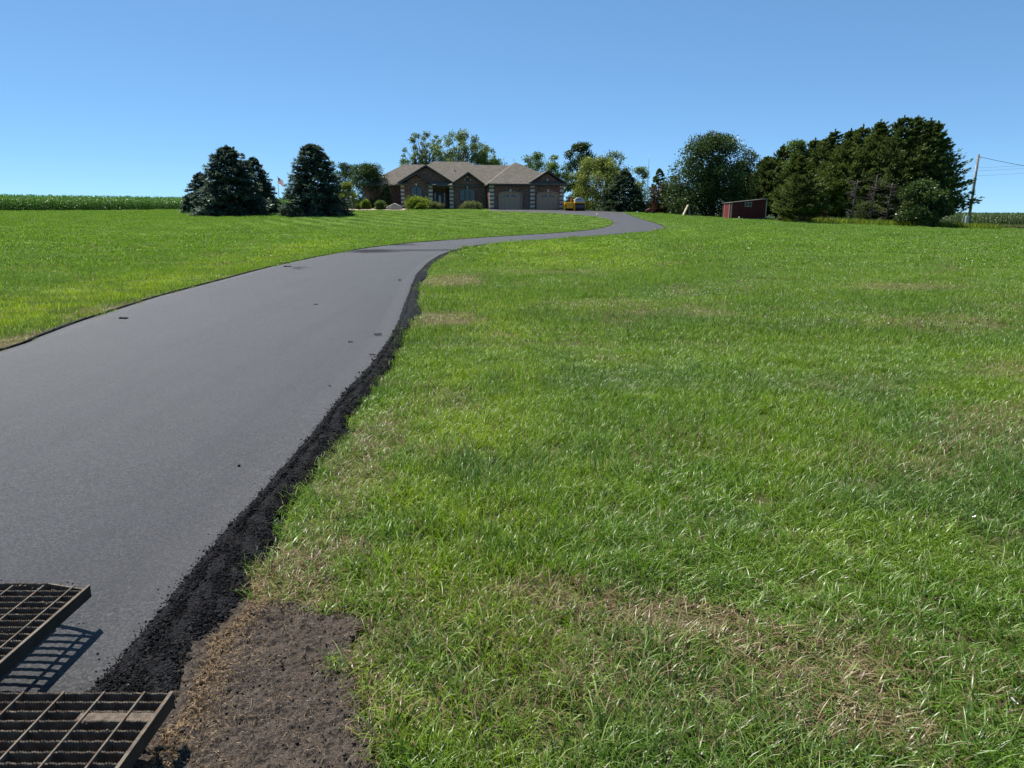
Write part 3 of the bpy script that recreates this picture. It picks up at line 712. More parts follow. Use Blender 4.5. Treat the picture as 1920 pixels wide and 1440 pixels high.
def broadleaf(name, label, x, y, h, w, mat, seed, base=.25, n_clump=40, per=420, leaf=.2, cl=.2, depth=None, lean=0, trunk=.02, topw=.75, stems=1, bark=None, cat='tree', group=None, blobs=None, droop=0, nbare=0, shell=.5, low=.62):
    rr = np.random.default_rng(seed); root = tree_root(name, x, y, label, cat, group)
    dp = depth or w
    C, Rd = [], []
    if blobs:
        for bx, bz, br in blobs:
            C.append((bx * w, rr.uniform(-.25, .25) * dp, bz * h)); Rd.append(br * w)
    for i in range(n_clump):
        u = rr.random(); t_ = base + (1 - base) * u
        prof = math.sqrt(max(.02, 1 - ((u - .42) / (.60 if u > .42 else low)) ** 2))
        a = rr.uniform(0, 6.283); rad = math.sqrt(rr.uniform(.12, 1)) * prof
        rc = cl * w * rr.uniform(.55, 1.15)
        C.append((math.cos(a) * max(0, w / 2 * rad - rc * .6) + lean * u * h, math.sin(a) * max(0, dp / 2 * rad - rc * .6), min(t_ * h, h - rc * .75))); Rd.append(rc)
    C = np.array(C); Rd = np.array(Rd)
    P, D, Wv, ln, vv = [], [], [], [], []
    for c, r_ in zip(C, Rd):
        n = max(30, int(per * (r_ / (cl * w)) ** 2)); d = rand_dir(rr, n); rad = r_ * (shell + (1 - shell) * rr.random(n)) * (1 + .35 * np.clip(rr.normal(0, .5, n), -.6, 1.3))
        p = c + d * rad[:, None] * np.array([1, 1, .78])
        P.append(p); dd = unit(d * .6 + rand_dir(rr, n) * .9 + np.array([0, 0, -droop])); D.append(dd)
        Wv.append(unit(np.cross(dd, rand_dir(rr, n)))); ln.append(leaf * rr.uniform(.6, 1.3, n))
        vv.append(np.clip(rr.normal(.45, .14) + rr.normal(0, .17, n) + .12 * d[:, 2], 0, 1))  # leaf tone gets paler towards the top of each clump
    P, D, Wv = map(np.vstack, (P, D, Wv)); ln = np.concatenate(ln); vv = np.concatenate(vv)
    P[:, 2] = np.maximum(P[:, 2], .1)
    V, F = cards(P, D, Wv, ln, ln * .62, .08)
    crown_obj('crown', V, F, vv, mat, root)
    mb = MB(); tr_ = trunk * h
    for s in range(stems):
        sx0 = (s - (stems - 1) / 2) * tr_ * 2.5
        top = Vector((sx0 * 3 + lean * h * .5, rr.uniform(-.2, .2), h * (base + (1 - base) * .55)))
        pts_ = [Vector((sx0, 0, -.1)), Vector((sx0 * 1.4 + rr.uniform(-.1, .1), 0, h * base * .6)), Vector((sx0 * 2, rr.uniform(-.1, .1), h * base)), top]
        mb.tube(pts_, [tr_ * 1.25, tr_, tr_ * .85, tr_ * .35], 8)
        for j in rr.choice(len(C), min(len(C), 9 + nbare), replace=False):
            c = Vector(C[j]); st = pts_[2].lerp(top, float(rr.uniform(0, .8))) if c.z > pts_[2].z else pts_[1].lerp(pts_[2], float(rr.uniform(.3, 1)))
            md = st.lerp(c, .55) + Vector((rr.uniform(-.1, .1), 0, rr.uniform(0, .25))) * (h / 10)
            mb.tube([st, md, c], [tr_ * .42, tr_ * .26, tr_ * .08], 5)
    mb.build('trunk', bark or M_bark, root, True)
    return root
def conifer(name, label, x, y, h, w, mat, seed, base=.03, nbr=300, per=46, card=.34, cw=.2, prof=.75, up=.15, droop=.35, wind=0, rag=.12, group=None, cat='tree', trunk=.018, skirt_=1.0, lean=0, tip=None, bark=None, bare=0, flat=.5, spike=0):
    rr = np.random.default_rng(seed); root = tree_root(name, x, y, label, cat, group)
    P, D, Wv, ln, vv = [], [], [], [], []
    mb = MB()
    for i in range(nbr):
        u = (i + rr.random()) / nbr; u = u ** 1.15
        z = h * (base + (1 - base) * u); a = rr.uniform(0, 6.283)
        rad = w / 2 * (1 - u) ** prof * (1 - spike * max(0, (u - .55) / .45) ** .8) * (min(1, .62 + u * 4) if skirt_ < 1 else 1) * rr.uniform(1 - rag * 2.2, 1 + rag) + .05
        wv = wind * (1 + .7 * math.cos(a)) if wind else 0
        rad *= 1 + .25 * wv * math.cos(a)
        d = np.array([math.cos(a), math.sin(a), 0]) ; side = np.array([-math.sin(a), math.cos(a), 0])
        s = np.sqrt(rr.random(per)) if True else 0
        s = .18 + .82 * s
        zz_ = z + rad * (up * s - droop * s * s * (1 - u * .6)) + rad * .16 * np.clip(s - .75, 0, 1)
        p = np.zeros((per, 3)); p[:] = d * (rad * s)[:, None] + side * (rr.normal(0, .11, per) * rad * (1.2 - s * .7))[:, None]; p[:, 2] = zz_ + rr.normal(0, .05, per) * rad * .5
        p[:, 0] += lean * p[:, 2] + wind * .10 * rad * s
        dd = unit(d * .8 + side * rr.normal(0, .55, (per, 1)) + np.array([wind * .5, 0, 0]) + np.stack([np.zeros(per), np.zeros(per), rr.normal(up - .12, .35, per)], 1))
        P.append(p); D.append(dd); Wv.append(unit(np.cross(dd, rand_dir(rr, per) * flat + np.array([0, 0, 1.]))))
        L_ = card * rr.uniform(.6, 1.25, per) * (1 - .35 * u); ln.append(L_)
        vv.append(np.clip(rr.normal(.42, .13) + rr.normal(0, .15, per) + .25 * (s - .6), 0, 1))  # paler outwards: lit branch tips painted into the needle tone
        if rr.random() < .35 or bare and rr.random() < bare:
            e = Vector(d * rad * .85 + np.array([0, 0, z + rad * (up - droop) * .7])); e.x += lean * e.z
            mb.tube([Vector((lean * z, 0, z)), e], [.035, .012], 4, False)
    # leader
    k = 60; p = np.zeros((k, 3)); p[:, 2] = rr.uniform(h * .92, h * (1.035 if spike else 1), k); p[:, 0] = lean * p[:, 2]; dd = unit(rr.normal(0, .5, (k, 3)) + np.array([wind, 0, 1]))
    P.append(p); D.append(dd); Wv.append(unit(np.cross(dd, rand_dir(rr, k)))); ln.append(card * .8 * rr.uniform(.6, 1.2, k)); vv.append(np.full(k, .5))
    P, D, Wv = map(np.vstack, (P, D, Wv)); ln = np.concatenate(ln); vv = np.concatenate(vv)
    P[:, 2] = np.maximum(P[:, 2], .12)
    V, F = cards(P, D, Wv, ln, np.full(len(ln), cw) * (ln / card), .06)
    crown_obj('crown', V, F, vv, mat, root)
    mb.tube([(0, 0, -.1), (lean * h * .5, 0, h * .5), (lean * h, 0, h * .97)], [trunk * h, trunk * h * .6, .015], 7)
    mb.build('trunk', bark or M_bark, root, True)
    return root
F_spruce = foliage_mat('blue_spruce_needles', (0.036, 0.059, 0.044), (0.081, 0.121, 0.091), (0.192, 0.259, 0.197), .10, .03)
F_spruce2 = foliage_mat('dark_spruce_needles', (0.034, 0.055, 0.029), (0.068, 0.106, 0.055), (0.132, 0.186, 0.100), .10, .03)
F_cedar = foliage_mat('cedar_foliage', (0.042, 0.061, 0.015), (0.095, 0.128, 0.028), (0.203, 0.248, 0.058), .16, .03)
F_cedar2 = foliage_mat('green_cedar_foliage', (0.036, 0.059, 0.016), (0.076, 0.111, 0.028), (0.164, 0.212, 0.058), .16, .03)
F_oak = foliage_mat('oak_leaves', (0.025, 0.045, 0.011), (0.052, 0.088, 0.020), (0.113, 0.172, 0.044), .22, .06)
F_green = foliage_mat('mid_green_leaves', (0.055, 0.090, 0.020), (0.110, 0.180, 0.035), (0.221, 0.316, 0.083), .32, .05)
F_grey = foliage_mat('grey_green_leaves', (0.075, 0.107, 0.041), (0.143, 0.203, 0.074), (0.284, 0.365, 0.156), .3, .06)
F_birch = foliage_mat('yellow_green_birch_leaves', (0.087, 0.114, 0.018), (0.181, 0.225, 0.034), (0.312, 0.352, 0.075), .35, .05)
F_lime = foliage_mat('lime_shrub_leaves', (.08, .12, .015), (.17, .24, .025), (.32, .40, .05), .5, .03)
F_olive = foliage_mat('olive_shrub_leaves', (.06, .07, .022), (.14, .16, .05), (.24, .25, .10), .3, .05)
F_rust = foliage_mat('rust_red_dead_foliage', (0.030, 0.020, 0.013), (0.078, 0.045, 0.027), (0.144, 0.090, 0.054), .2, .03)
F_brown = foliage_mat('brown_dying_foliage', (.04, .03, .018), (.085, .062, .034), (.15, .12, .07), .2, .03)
SPR = 'blue spruces on the left lawn'
conifer('spruce_tree', 'broadest of the left lawn spruces, dark blue green with a rounded top', -27.2, 70, 6.35, 6.9, F_spruce, 1, prof=.50, nbr=480, per=56, group=SPR, card=.42, rag=.2, cw=.2)
conifer('spruce_tree', 'low spruce peeping out on the left flank of the broadest spruce', -33.0, 77, 4.1, 4.4, F_spruce, 2, prof=.6, nbr=280, group=SPR)
conifer('spruce_tree', 'tall spruce tucked behind the right flank of the broadest spruce', -26.9, 76, 5.6, 5.2, F_spruce, 3, prof=.62, nbr=360, group=SPR)
conifer('spruce_tree', 'small far spruce standing just left of the flagpole', -29.7, 87, 3.6, 2.7, F_spruce2, 4, prof=.7, nbr=220, group=SPR, card=.28)
conifer('spruce_tree', 'single dense blue spruce right of the flagpole, nearest to the house', -18.55, 68, 6.45, 6.3, F_spruce, 5, prof=.5, nbr=470, per=56, group=SPR, card=.42, rag=.2)
BH = 'broadleaf trees beside and behind the house'
broadleaf('broadleaf_tree', 'dark rounded tree between the right lawn spruce and the leafy tree at the house corner', -24.0, 105, 6.7, 5.6, F_oak, 11, .1, 44, 260, .22, .17, group=BH)
broadleaf('broadleaf_tree', 'bushy grey green tree hiding the left corner of the house', -18.3, 91.5, 5.6, 5.8, F_oak, 12, .04, 60, 380, .17, .16, group=BH, low=.9)
broadleaf('shrub', 'tall yellow green shrub before the bushy tree left of the house', -20.0, 87.5, 3.3, 2.6, F_birch, 13, .02, 26, 330, .15, .22, cat='shrub', low=.9)
conifer('arborvitae', 'narrow dark columnar evergreen against the left end wall of the house', -15.6, 89.2, 3.0, 1.5, F_spruce2, 14, prof=.35, nbr=220, per=34, up=.6, droop=.1, card=.2, cw=.13, cat='shrub')
plume = lambda seed, xs_, tops, r_: [(x_ + .03 * math.sin(k * 2.1 + seed), z_ - k * .075, r_ * (1 + .35 * math.sin(k * 1.7 + seed + x_ * 9)) * (1 + .06 * k)) for x_, z_ in zip(xs_, tops) for k in range(6)]
broadleaf('tall_tree', 'thin open tree with bare lower stems showing above the left roof', -14.6, 118, 12.2, 7.0, F_grey, 21, .4, 10, 150, .26, .08, group=BH, stems=3, trunk=.014, nbare=22, shell=.15, blobs=plume(1, (-.42, -.16, .08, .30, .42), (.80, .98, 1.0, .97, .90), .068))
broadleaf('tall_tree', 'widest feathery tree rising behind the middle of the roof', -7.6, 116, 12.0, 9.6, F_grey, 22, .35, 34, 170, .27, .09, group=BH, stems=3, trunk=.014, nbare=22, lean=-.01, shell=.15, blobs=plume(2, (-.42, -.24, -.02, .16, .34), (.90, 1.0, 1.0, .93, .82), .075))
broadleaf('broadleaf_tree', 'leaning green mass right of the feathery tree just above the roof ridge', -4.2, 117, 9.9, 5.6, F_green, 23, .25, 44, 220, .26, .15, group=BH, stems=2, shell=.2)
broadleaf('broadleaf_tree', 'bright green ragged tree just right of the garage roof peak', 3.6, 119, 9.5, 5.8, F_green, 24, .2, 44, 200, .26, .15, group=BH, stems=2, shell=.2, nbare=8)
broadleaf('broadleaf_tree', 'small fresh green tree above the right garage gable', 7.0, 117, 8.9, 4.8, F_green, 25, .2, 40, 200, .26, .16, group=BH, stems=2, shell=.2)
broadleaf('tall_tree', 'tall dark clumpy tree directly right of the garage gable', 9.9, 107, 9.9, 6.2, F_oak, 26, .1, 62, 300, .24, .14, group=BH, shell=.3, low=.8)
broadleaf('birch_tree', 'wide yellow green birch with several pale stems behind the roller', 11.6, 97, 7.2, 8.4, F_birch, 27, .1, 90, 280, .19, .12, group=None, stems=4, bark=M_birch, trunk=.013, droop=.8, nbare=4, low=.8, shell=.3)
broadleaf('tree', 'thin silvery treetop sticking out above the right side of the birch', 14.2, 101, 8.4, 4.6, F_grey, 28, .35, 34, 120, .22, .17, stems=1, droop=.4, shell=.05, nbare=8)
conifer('spruce_tree', 'dark low spruce right of the birch at the top of the drive', 14.3, 92.5, 5.1, 7.0, F_spruce2, 29, prof=.58, nbr=380, per=48)
broadleaf('tree', 'pale wispy tree around the thin mast', 19.8, 112, 7.3, 4.2, F_grey, 30, .02, 46, 150, .22, .2, group=None, nbare=10, shell=.05, low=.9)
conifer('cedar_tree', 'small dark cedar between the thin mast and the huge oak', 21.8, 108, 6.7, 4.4, F_cedar2, 31, prof=.7, wind=.5, nbr=260, per=40)
conifer('dead_cedar', 'rust red half dead cedar at the left foot of the huge oak', 19.0, 91.8, 3.6, 3.6, F_rust, 32, prof=.25, nbr=190, per=22, card=.22, bare=.5, droop=.1, up=.35, rag=.3)
conifer('dead_cedar', 'brown dying cedar leaning into the lower left of the huge oak', 20.4, 90.9, 4.6, 3.8, F_brown, 33, prof=.3, nbr=190, per=26, card=.24, bare=.5, up=.35, rag=.3)
oakb = [(-.3, .3, .17), (-.05, .3, .2), (-.38, .14, .13), (.22, .38, .18), (.0, .86, .16), (-.12, .84, .13), (.14, .85, .14), (.27, .78, .12), (-.27, .74, .14), (-.34, .58, .15), (-.40, .38, .16), (-.42, .22, .14), (.40, .66, .09), (.30, .58, .12), (.36, .36, .15), (.42, .26, .12), (.0, .62, .2), (.1, .4, .2), (-.15, .45, .2), (-.2, .2, .2), (.1, .2, .2), (.3, .18, .16)]
broadleaf('oak_tree', 'huge dark round oak shading the left end of the red shed', 23.55, 85, 9.5, 10.6, F_oak, 41, .04, 74, 520, .21, .12, trunk=.03, nbare=8, depth=8, low=.9, blobs=oakb, shell=.45)
broadleaf('shrub', 'dark undergrowth at the foot of the huge oak beside the leaning board', 21.6, 86.5, 2.2, 6.2, F_oak, 42, .02, 34, 260, .18, .13, cat='shrub', depth=3, low=.9)
# bare twiggy crowns above the roof
def bare_tree(label, x, y, h, w, seed, mat):
    rr = np.random.default_rng(seed); root = tree_root('bare_tree', x, y, label, 'tree', 'leafless trees above the roof ridge'); mb = MB()
    mb.tube([(0, 0, 0), (.1, 0, h * .55)], [.14, .08], 6)
    def br(p, d, L, r_, k):
        q = p + d * L; m_ = p.lerp(q, .5) + Vector((rr.uniform(-.08, .08) * L, 0, .04 * L)); mb.tube([p, m_, q], [r_, r_ * .8, r_ * .5], 4, False)
        if k > 0:
            for _ in range(3): br(q if rr.random() < .6 else m_, (d + Vector((rr.uniform(-.6, .6), rr.uniform(-.6, .6), rr.uniform(0, .5)))).normalized(), L * rr.uniform(.55, .8), r_ * .6, k - 1)
    for i in range(5): br(Vector((.1, 0, h * rr.uniform(.4, .55))), Vector((rr.uniform(-.5, .5) * w / 4, rr.uniform(-.3, .3), 1)).normalized(), h * .2, .05, 3)
    mb.build('trunk', M_deadwood, root, True)
    n = 500; P = np.stack([rr.normal(0, w / 4, n), rr.normal(0, .8, n), h * rr.uniform(.45, .86, n)], 1); P[:, 0] += .6 * np.sin(P[:, 2] * 3); D = rand_dir(rr, n)
    V, F = cards(P, D, unit(np.cross(D, rand_dir(rr, n))), np.full(n, .26), np.full(n, .16)); crown_obj('crown', V, F, rr.random(n), mat, root)
bare_tree('nearly leafless tree above the roof ridge right of the feathery tree', -2.3, 119, 9.0, 4.2, 51, F_grey)
bare_tree('thin twiggy tree just left of the garage roof peak', .9, 121, 8.6, 3.6, 52, F_grey)
bare_tree('bare grey twigs over the right garage gable', 5.4, 121, 9.4, 3.2, 53, F_grey)

# windbreak of cedars on the right
WB = 'windswept cedars in the row on the right'
ced = [(34.3, 88.5, 8.5, 5.2, 111, F_cedar2, 'cedar filling the notch right of the crooked tip in the windbreak row'),
       (35.7, 84.2, 9.1, 5.4, 112, F_cedar, 'cedar between the broadleaf crown and the narrow pointed cedar'),
       (37.2, 81.5, 9.8, 5.4, 113, F_cedar2, 'cedar directly right of the narrow pointed cedar'),
       (38.5, 77.8, 10.4, 5.2, 114, F_cedar, 'cedar half hidden on the left shoulder of the tallest cedar'),
       (40.7, 74.8, 10.6, 5.2, 115, F_cedar2, 'cedar between the tallest one and the flat topped one'),
       (41.9, 73.2, 9.9, 3.8, 116, F_cedar2, 'cedar forming the right shoulder of the windbreak row'),
       (31.0, 88.5, 6.6, 5.2, 117, F_cedar2, 'low bushy cedar showing just right of the red shed roof'),
       (30.6, 95, 5.6, 4.8, 61, F_cedar2, 'lowest cedar at the left end of the windbreak row, behind the shed'),
       (31.6, 91, 7.4, 5.0, 62, F_cedar, 'second cedar from the left end of the windbreak row'),
       (32.7, 89, 8.6, 5.2, 63, F_cedar2, 'cedar with a crooked tip, third from the left of the windbreak row'),
       (33.2, 85.5, 7.3, 5.4, 77, F_cedar, 'broad low cedar in front of the third cedar from the left of the row'),
       (35.6, 87, 9.2, 6.0, 64, F_cedar, 'cedar behind the bright green broadleaf top in the windbreak row'),
       (36.3, 83.5, 9.9, 5.6, 65, F_cedar2, 'narrow pointed cedar in the middle of the windbreak row'),
       (36.4, 80.0, 8.4, 5.6, 78, F_cedar, 'olive cedar hanging over the bare trunks of the windbreak row'),
       (38.0, 80.5, 10.1, 5.8, 66, F_cedar, 'brownish tall cedar left of the tallest one in the windbreak row'),
       (38.7, 78.0, 9.9, 5.8, 67, F_cedar, 'cedar leaning against the left side of the tallest one'),
       (39.7, 75.5, 10.6, 6.4, 68, F_cedar2, 'tallest pointed cedar of the windbreak row'),
       (41.5, 73.8, 10.2, 4.9, 69, F_cedar2, 'flat topped cedar at the right end of the windbreak row')]
for x, y, h, w, s, m_, lab in ced:
    lowb = .3 if s == 78 else .16 if s in (66, 67) else .03
    conifer('cedar_tree', lab, x, y, h, w * 1.2, m_, s, base=lowb, prof=.56, spike=.28, nbr=540, per=50, card=.34, cw=.15, up=.6, droop=.2, wind=.9, rag=.32, lean=.02, group=WB, bare=.15, flat=1.2)
conifer('cedar_tree', 'cedar with long ragged arms reaching right toward the utility pole', 42.0, 73.8, 9.0, 3.3, F_cedar2, 70, base=.3, prof=.35, nbr=300, per=50, card=.38, cw=.18, up=.4, droop=.15, wind=1.0, rag=.45, group=WB, bare=.4, flat=1.2)
broadleaf('broadleaf_tree', 'brighter green broadleaf crown among the cedar tops', 34.2, 87.5, 9.3, 5.4, F_green, 71, .4, 40, 260, .22, .14)
conifer('juniper_bush', 'big round juniper standing on the grass in front of the windbreak row', 28.0, 70, 4.3, 5.3, F_cedar2, 72, prof=.36, nbr=380, per=46, card=.26, cw=.14, up=.5, droop=.12, rag=.15, cat='bush', base=.01, wind=.2)
broadleaf('broadleaf_tree', 'leafy low tree at the right foot of the windbreak row', 39.3, 69.5, 4.4, 5.0, F_oak, 73, .04, 60, 320, .22, .15)
broadleaf('shrub', 'light green scrub at the foot of the bare cedar trunks', 36.3, 73.5, 2.3, 3.4, F_cedar, 74, .02, 20, 200, .17, .2, cat='shrub')
broadleaf('shrub', 'pinkish brown flowering shrub between the juniper and the bare cedar trunks', 31.7, 73.5, 1.3, 1.5, F_rust, 75, .02, 12, 160, .12, .24, cat='shrub')
broadleaf('shrub', 'orange brown dead branch heap right of the red shed', 27.4, 73.0, 1.1, 1.1, F_rust, 76, .02, 8, 110, .12, .24, cat='shrub')
# dead lower limbs
def dead_limbs(label, x, y, h, seed):
    rr = np.random.default_rng(seed); root = tree_root('dead_tree', x, y, label, 'tree', 'bare grey cedar trunks in the windbreak'); mb = MB()
    mb.tube([(0, 0, 0), (.1, 0, h * .5), (.25, 0, h)], [.11, .08, .04], 6)
    mb.build('trunk', M_deadwood, root, True); mb = MB()
    for i in range(46):
        z = h * rr.uniform(.15, .97); a = rr.uniform(0, 6.283); L = rr.uniform(.5, 1.5); p = Vector((.1 * z / h, 0, z)); d = Vector((math.cos(a), math.sin(a) * .7, rr.uniform(-.2, .35)))
        q = p + d * L; mb.tube([p, p.lerp(q, .5) + Vector((0, 0, .06)), q], [.022, .014, .006], 4, False)
        for _ in range(3):
            e = p.lerp(q, float(rr.uniform(.3, 1))); mb.tube([e, e + Vector((rr.uniform(-.4, .4), rr.uniform(-.3, .3), rr.uniform(-.15, .3)))], [.010, .004], 3, False)
    mb.build('branches', M_deadwood, root, True)
dead_limbs('thin bare grey trunk left of the light green scrub', 34.4, 72.8, 4.4, 81)
dead_limbs('bare grey trunk with a tangle of dead twigs in the middle of the windbreak opening', 35.9, 72.0, 4.9, 82)
dead_limbs('bare grey trunk at the right side of the windbreak opening', 37.3, 71.6, 4.2, 83)
# tall uncut grass under the windbreak
def tallgrass(name, label, n, xf, seed, hmin, hmax, cols, wid=.05):
    rr = np.random.default_rng(seed); x, y = xf(rr, n); P = np.stack([x, y, gz(x, y)], 1)
    D = unit(np.stack([rr.normal(0, .35, n), rr.normal(0, .35, n), np.ones(n)], 1))
    V, F = cards(P, D, unit(np.cross(D, rand_dir(rr, n))), rr.uniform(hmin, hmax, n), np.full(n, wid))
    me = np_mesh(name, V, F, False, {'v': ('FACE', 'FLOAT', rr.random(n).astype(np.float32))})
    tag(link(name, me, cols), label, 'tall grass', kind='stuff')
tallgrass('tall_grass', 'light green uncut grass along the foot of the windbreak', 9000, lambda r_, n: ((lambda u: (27.5 + u * 18, 73.5 - u * 6 + r_.uniform(-1.2, 1.2, n)))(r_.random(n))), 91, .25, .75, F_lime)
tallgrass('roadside_weeds', 'dark weedy growth along the gravel road by the utility pole', 7000, lambda r_, n: ((lambda u: (50.5 + u * 22, 80.5 + u * 1.5 + r_.uniform(-.9, .9, n)))(r_.random(n))), 92, .15, .65, F_olive, .07)

# ------------------------------------------------------------------ corn
def corn_plant(seed, h=2.4, full=True):
    rr = np.random.default_rng(seed); V, F = [], []
    def addq(p, c): F.append([len(V) + k for k in range(4)]); V.extend(p)
    for k in range(4):
        z0, z1_ = h * .86 * k / 4, h * .86 * (k + 1) / 4; r0 = .018
        addq([(-r0, 0, z0), (r0, 0, z0), (r0, 0, z1_), (-r0, 0, z1_)], 0); addq([(0, -r0, z0), (0, r0, z0), (0, r0, z1_), (0, -r0, z1_)], 0)
    nl = 13
    for i in range(nl):
        z = h * (.12 + .74 * i / nl); a = (i % 2) * math.pi + rr.normal(0, .5); L = rr.uniform(.55, .9) * (1 - .3 * abs(i / nl - .5)); el = rr.uniform(.7, 1.15); w_ = rr.uniform(.07, .10)
        p = np.array([0, 0, z]); d2 = np.array([math.cos(a), math.sin(a), 0]); s2 = np.array([-math.sin(a), math.cos(a), 0]) * w_ / 2
        for k in range(3):
            q = p + (d2 * math.cos(el) + np.array([0, 0, math.sin(el)])) * L / 3
            wa = [.8, 1, .7][k]; wb = [1, .7, .08][k]
            addq([tuple(p - s2 * wa), tuple(p + s2 * wa), tuple(q + s2 * wb), tuple(q - s2 * wb)], 0); p = q; el -= rr.uniform(.6, .95)
    for i in range(7):
        a = rr.uniform(0, 6.283); e = rr.uniform(.1, .5) if i else 0
        p = np.array([0, 0, h * .84]); q = p + np.array([math.cos(a) * e, math.sin(a) * e, 1]) * h * .14; s2 = np.array([-math.sin(a), math.cos(a), 0]) * .014
        addq([tuple(p - s2), tuple(p + s2), tuple(q + s2), tuple(q - s2)], 0)
    return np.array(V, float), np.array(F)
def corn_field(name, label, rows, mat, seed, h):
    rr = np.random.default_rng(seed); T = [corn_plant(seed + k, h) for k in range(5)]; VV, FF, vv = [], [], []; o_ = 0
    for (x0, y0, x1, y1, sp) in rows:
        n = int(math.hypot(x1 - x0, y1 - y0) / sp)
        for i in range(n):
            u = (i + rr.uniform(-.3, .3)) / n; x = x0 + (x1 - x0) * u; y = y0 + (y1 - y0) * u; V, F = T[rr.integers(5)]; a = rr.uniform(0, 6.283); s = rr.uniform(.88, 1.06)
            c, s_ = math.cos(a), math.sin(a)
            W = np.stack([V[:, 0] * c - V[:, 1] * s_, V[:, 0] * s_ + V[:, 1] * c, V[:, 2] * 1], 1) * s + np.array([x, y, g1(x, y)])
            VV.append(W); FF.append(F + o_); o_ += len(V); vv.append(np.clip(rr.normal(.5, .22, len(F)), 0, 1))
    me = np_mesh(name, np.vstack(VV), np.vstack(FF), False, {'v': ('FACE', 'FLOAT', np.concatenate(vv).astype(np.float32))})
    tag(link('corn_field', me, mat), label, 'corn field', kind='stuff')
F_corn = foliage_mat('corn_leaves', (.028, .080, .006), (.105, .260, .014), (.26, .42, .10), .30, .16)
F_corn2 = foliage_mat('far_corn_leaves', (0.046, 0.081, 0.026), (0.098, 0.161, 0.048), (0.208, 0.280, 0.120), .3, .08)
rows = []
for k in range(46):
    d = k * .76; sp = .2 if k < 8 else .45
    rows.append((-84 - d * .4, 101 + d, -40 - d * .1, 131 + d, sp))
corn_field('corn_field_left', 'dense green corn standing along the left horizon beyond the lawn', rows, F_corn, 700, 2.62)
rows = []
for k in range(22):
    d = k * 1.1; sp = .24 if k < 8 else .5
    rows.append((66, 120 + d, 118, 138 + d, sp))
corn_field('corn_field_right', 'pale green corn beyond the gravel road at the right edge', rows, F_corn2, 720, 2.15)
rows = []
for k in range(10):
    d = k * 1.1
    rows.append((-40, 131 + d, 64, 128 + d, .3 if k < 5 else .6))
corn_field('corn_field_back', 'strip of corn glimpsed between the trunks behind the house and the oak', rows, F_corn2, 740, 2.3)
# ------------------------------------------------------------------ gravel road
m, t, out = new_mat('tan_gravel'); p = pos(t)
c = t.mix(t.ramp(t.noise(p, 3, 5, .7), .35, .65), (.36, .28, .20), (.50, .41, .31)); c = t.mix(t.ramp(t.noise(p, 40, 3), .45, .7, 0, .4), c, (.25, .2, .15))
principled(t, out, c, .95, .1, 0, bump(t, t.noise(p, 60, 3), .8, .02))
C0 = resample([(52, 110), (56, 97), (61, 92.5), (70, 93), (95, 100), (140, 112)], 120); T = np.gradient(C0, axis=0); T /= np.linalg.norm(T, axis=1)[:, None]; N = np.stack([-T[:, 1], T[:, 0]], 1)
V = []
for wv in np.linspace(-3.6, 3.6, 9):
    q = C0 + N * wv; V.append(np.column_stack([q, gz(q[:, 0], q[:, 1]) + .10 + .12 * (1 - (wv / 3.6) ** 2)]))
V = np.stack(V, 1).reshape(-1, 3); i = (np.arange(119)[:, None] * 9 + np.arange(8)[None]).ravel()
tag(link('gravel_road', np_mesh('gravel_road', V, np.stack([i, i + 1, i + 10, i + 9], 1), True), m), kind='structure')

# ------------------------------------------------------------------ house
HZ = 2.8
hs = empty('brick_house', (-5.2, 91.5, HZ), label='long single storey brick house with taupe hip roof and two garage doors on the crest', cat='house')
HO = Vector((-5.2, 91.5, HZ)); hs.rotation_euler = (0, 0, R(9)); SH = [0, 0]
def loc(mb): mb.v = [((a_ - HO.x + SH[0]) * 1.012, b_ - HO.y + SH[1], c_) for a_, b_, c_ in mb.v]
def hb(mb, name, mat, parent=hs, **k):
    """geometry is given in world x, y and height above the floor"""
    loc(mb)
    return mb.build(name, mat, parent, **k)
def brick_mat():
    m, t, out = new_mat('mixed_brown_brick')
    p = objc(t)
    sp = t.n.new('ShaderNodeSeparateXYZ'); t.l.new(p, sp.inputs[0])
    q = t.node('ShaderNodeCombineXYZ', None, {'X': t.math('ADD', sp.outputs[0], sp.outputs[1]), 'Y': sp.outputs[2]}).outputs[0]
    b = t.node('ShaderNodeTexBrick', None, {'Vector': q, 'Color1': (.20, .085, .055, 1), 'Color2': (.34, .19, .125, 1), 'Mortar': (.20, .17, .15, 1), 'Scale': 1.0, 'Mortar Size': .012, 'Brick Width': .29, 'Row Height': .096, 'Bias': -.1})
    n = t.noise(t.vmath('MULTIPLY', q, (3.2, 10, 1)), 1.0, 3, .7)
    c = t.mix(t.ramp(n, .42, .62, 0, .85), b.outputs[0], (.055, .040, .038))
    c = t.mix(t.ramp(n, .62, .72, 0, .5), c, (.42, .27, .18))
    principled(t, out, c, .9, .15, 0, bump(t, b.outputs['Fac'], .5, -.01)); return m
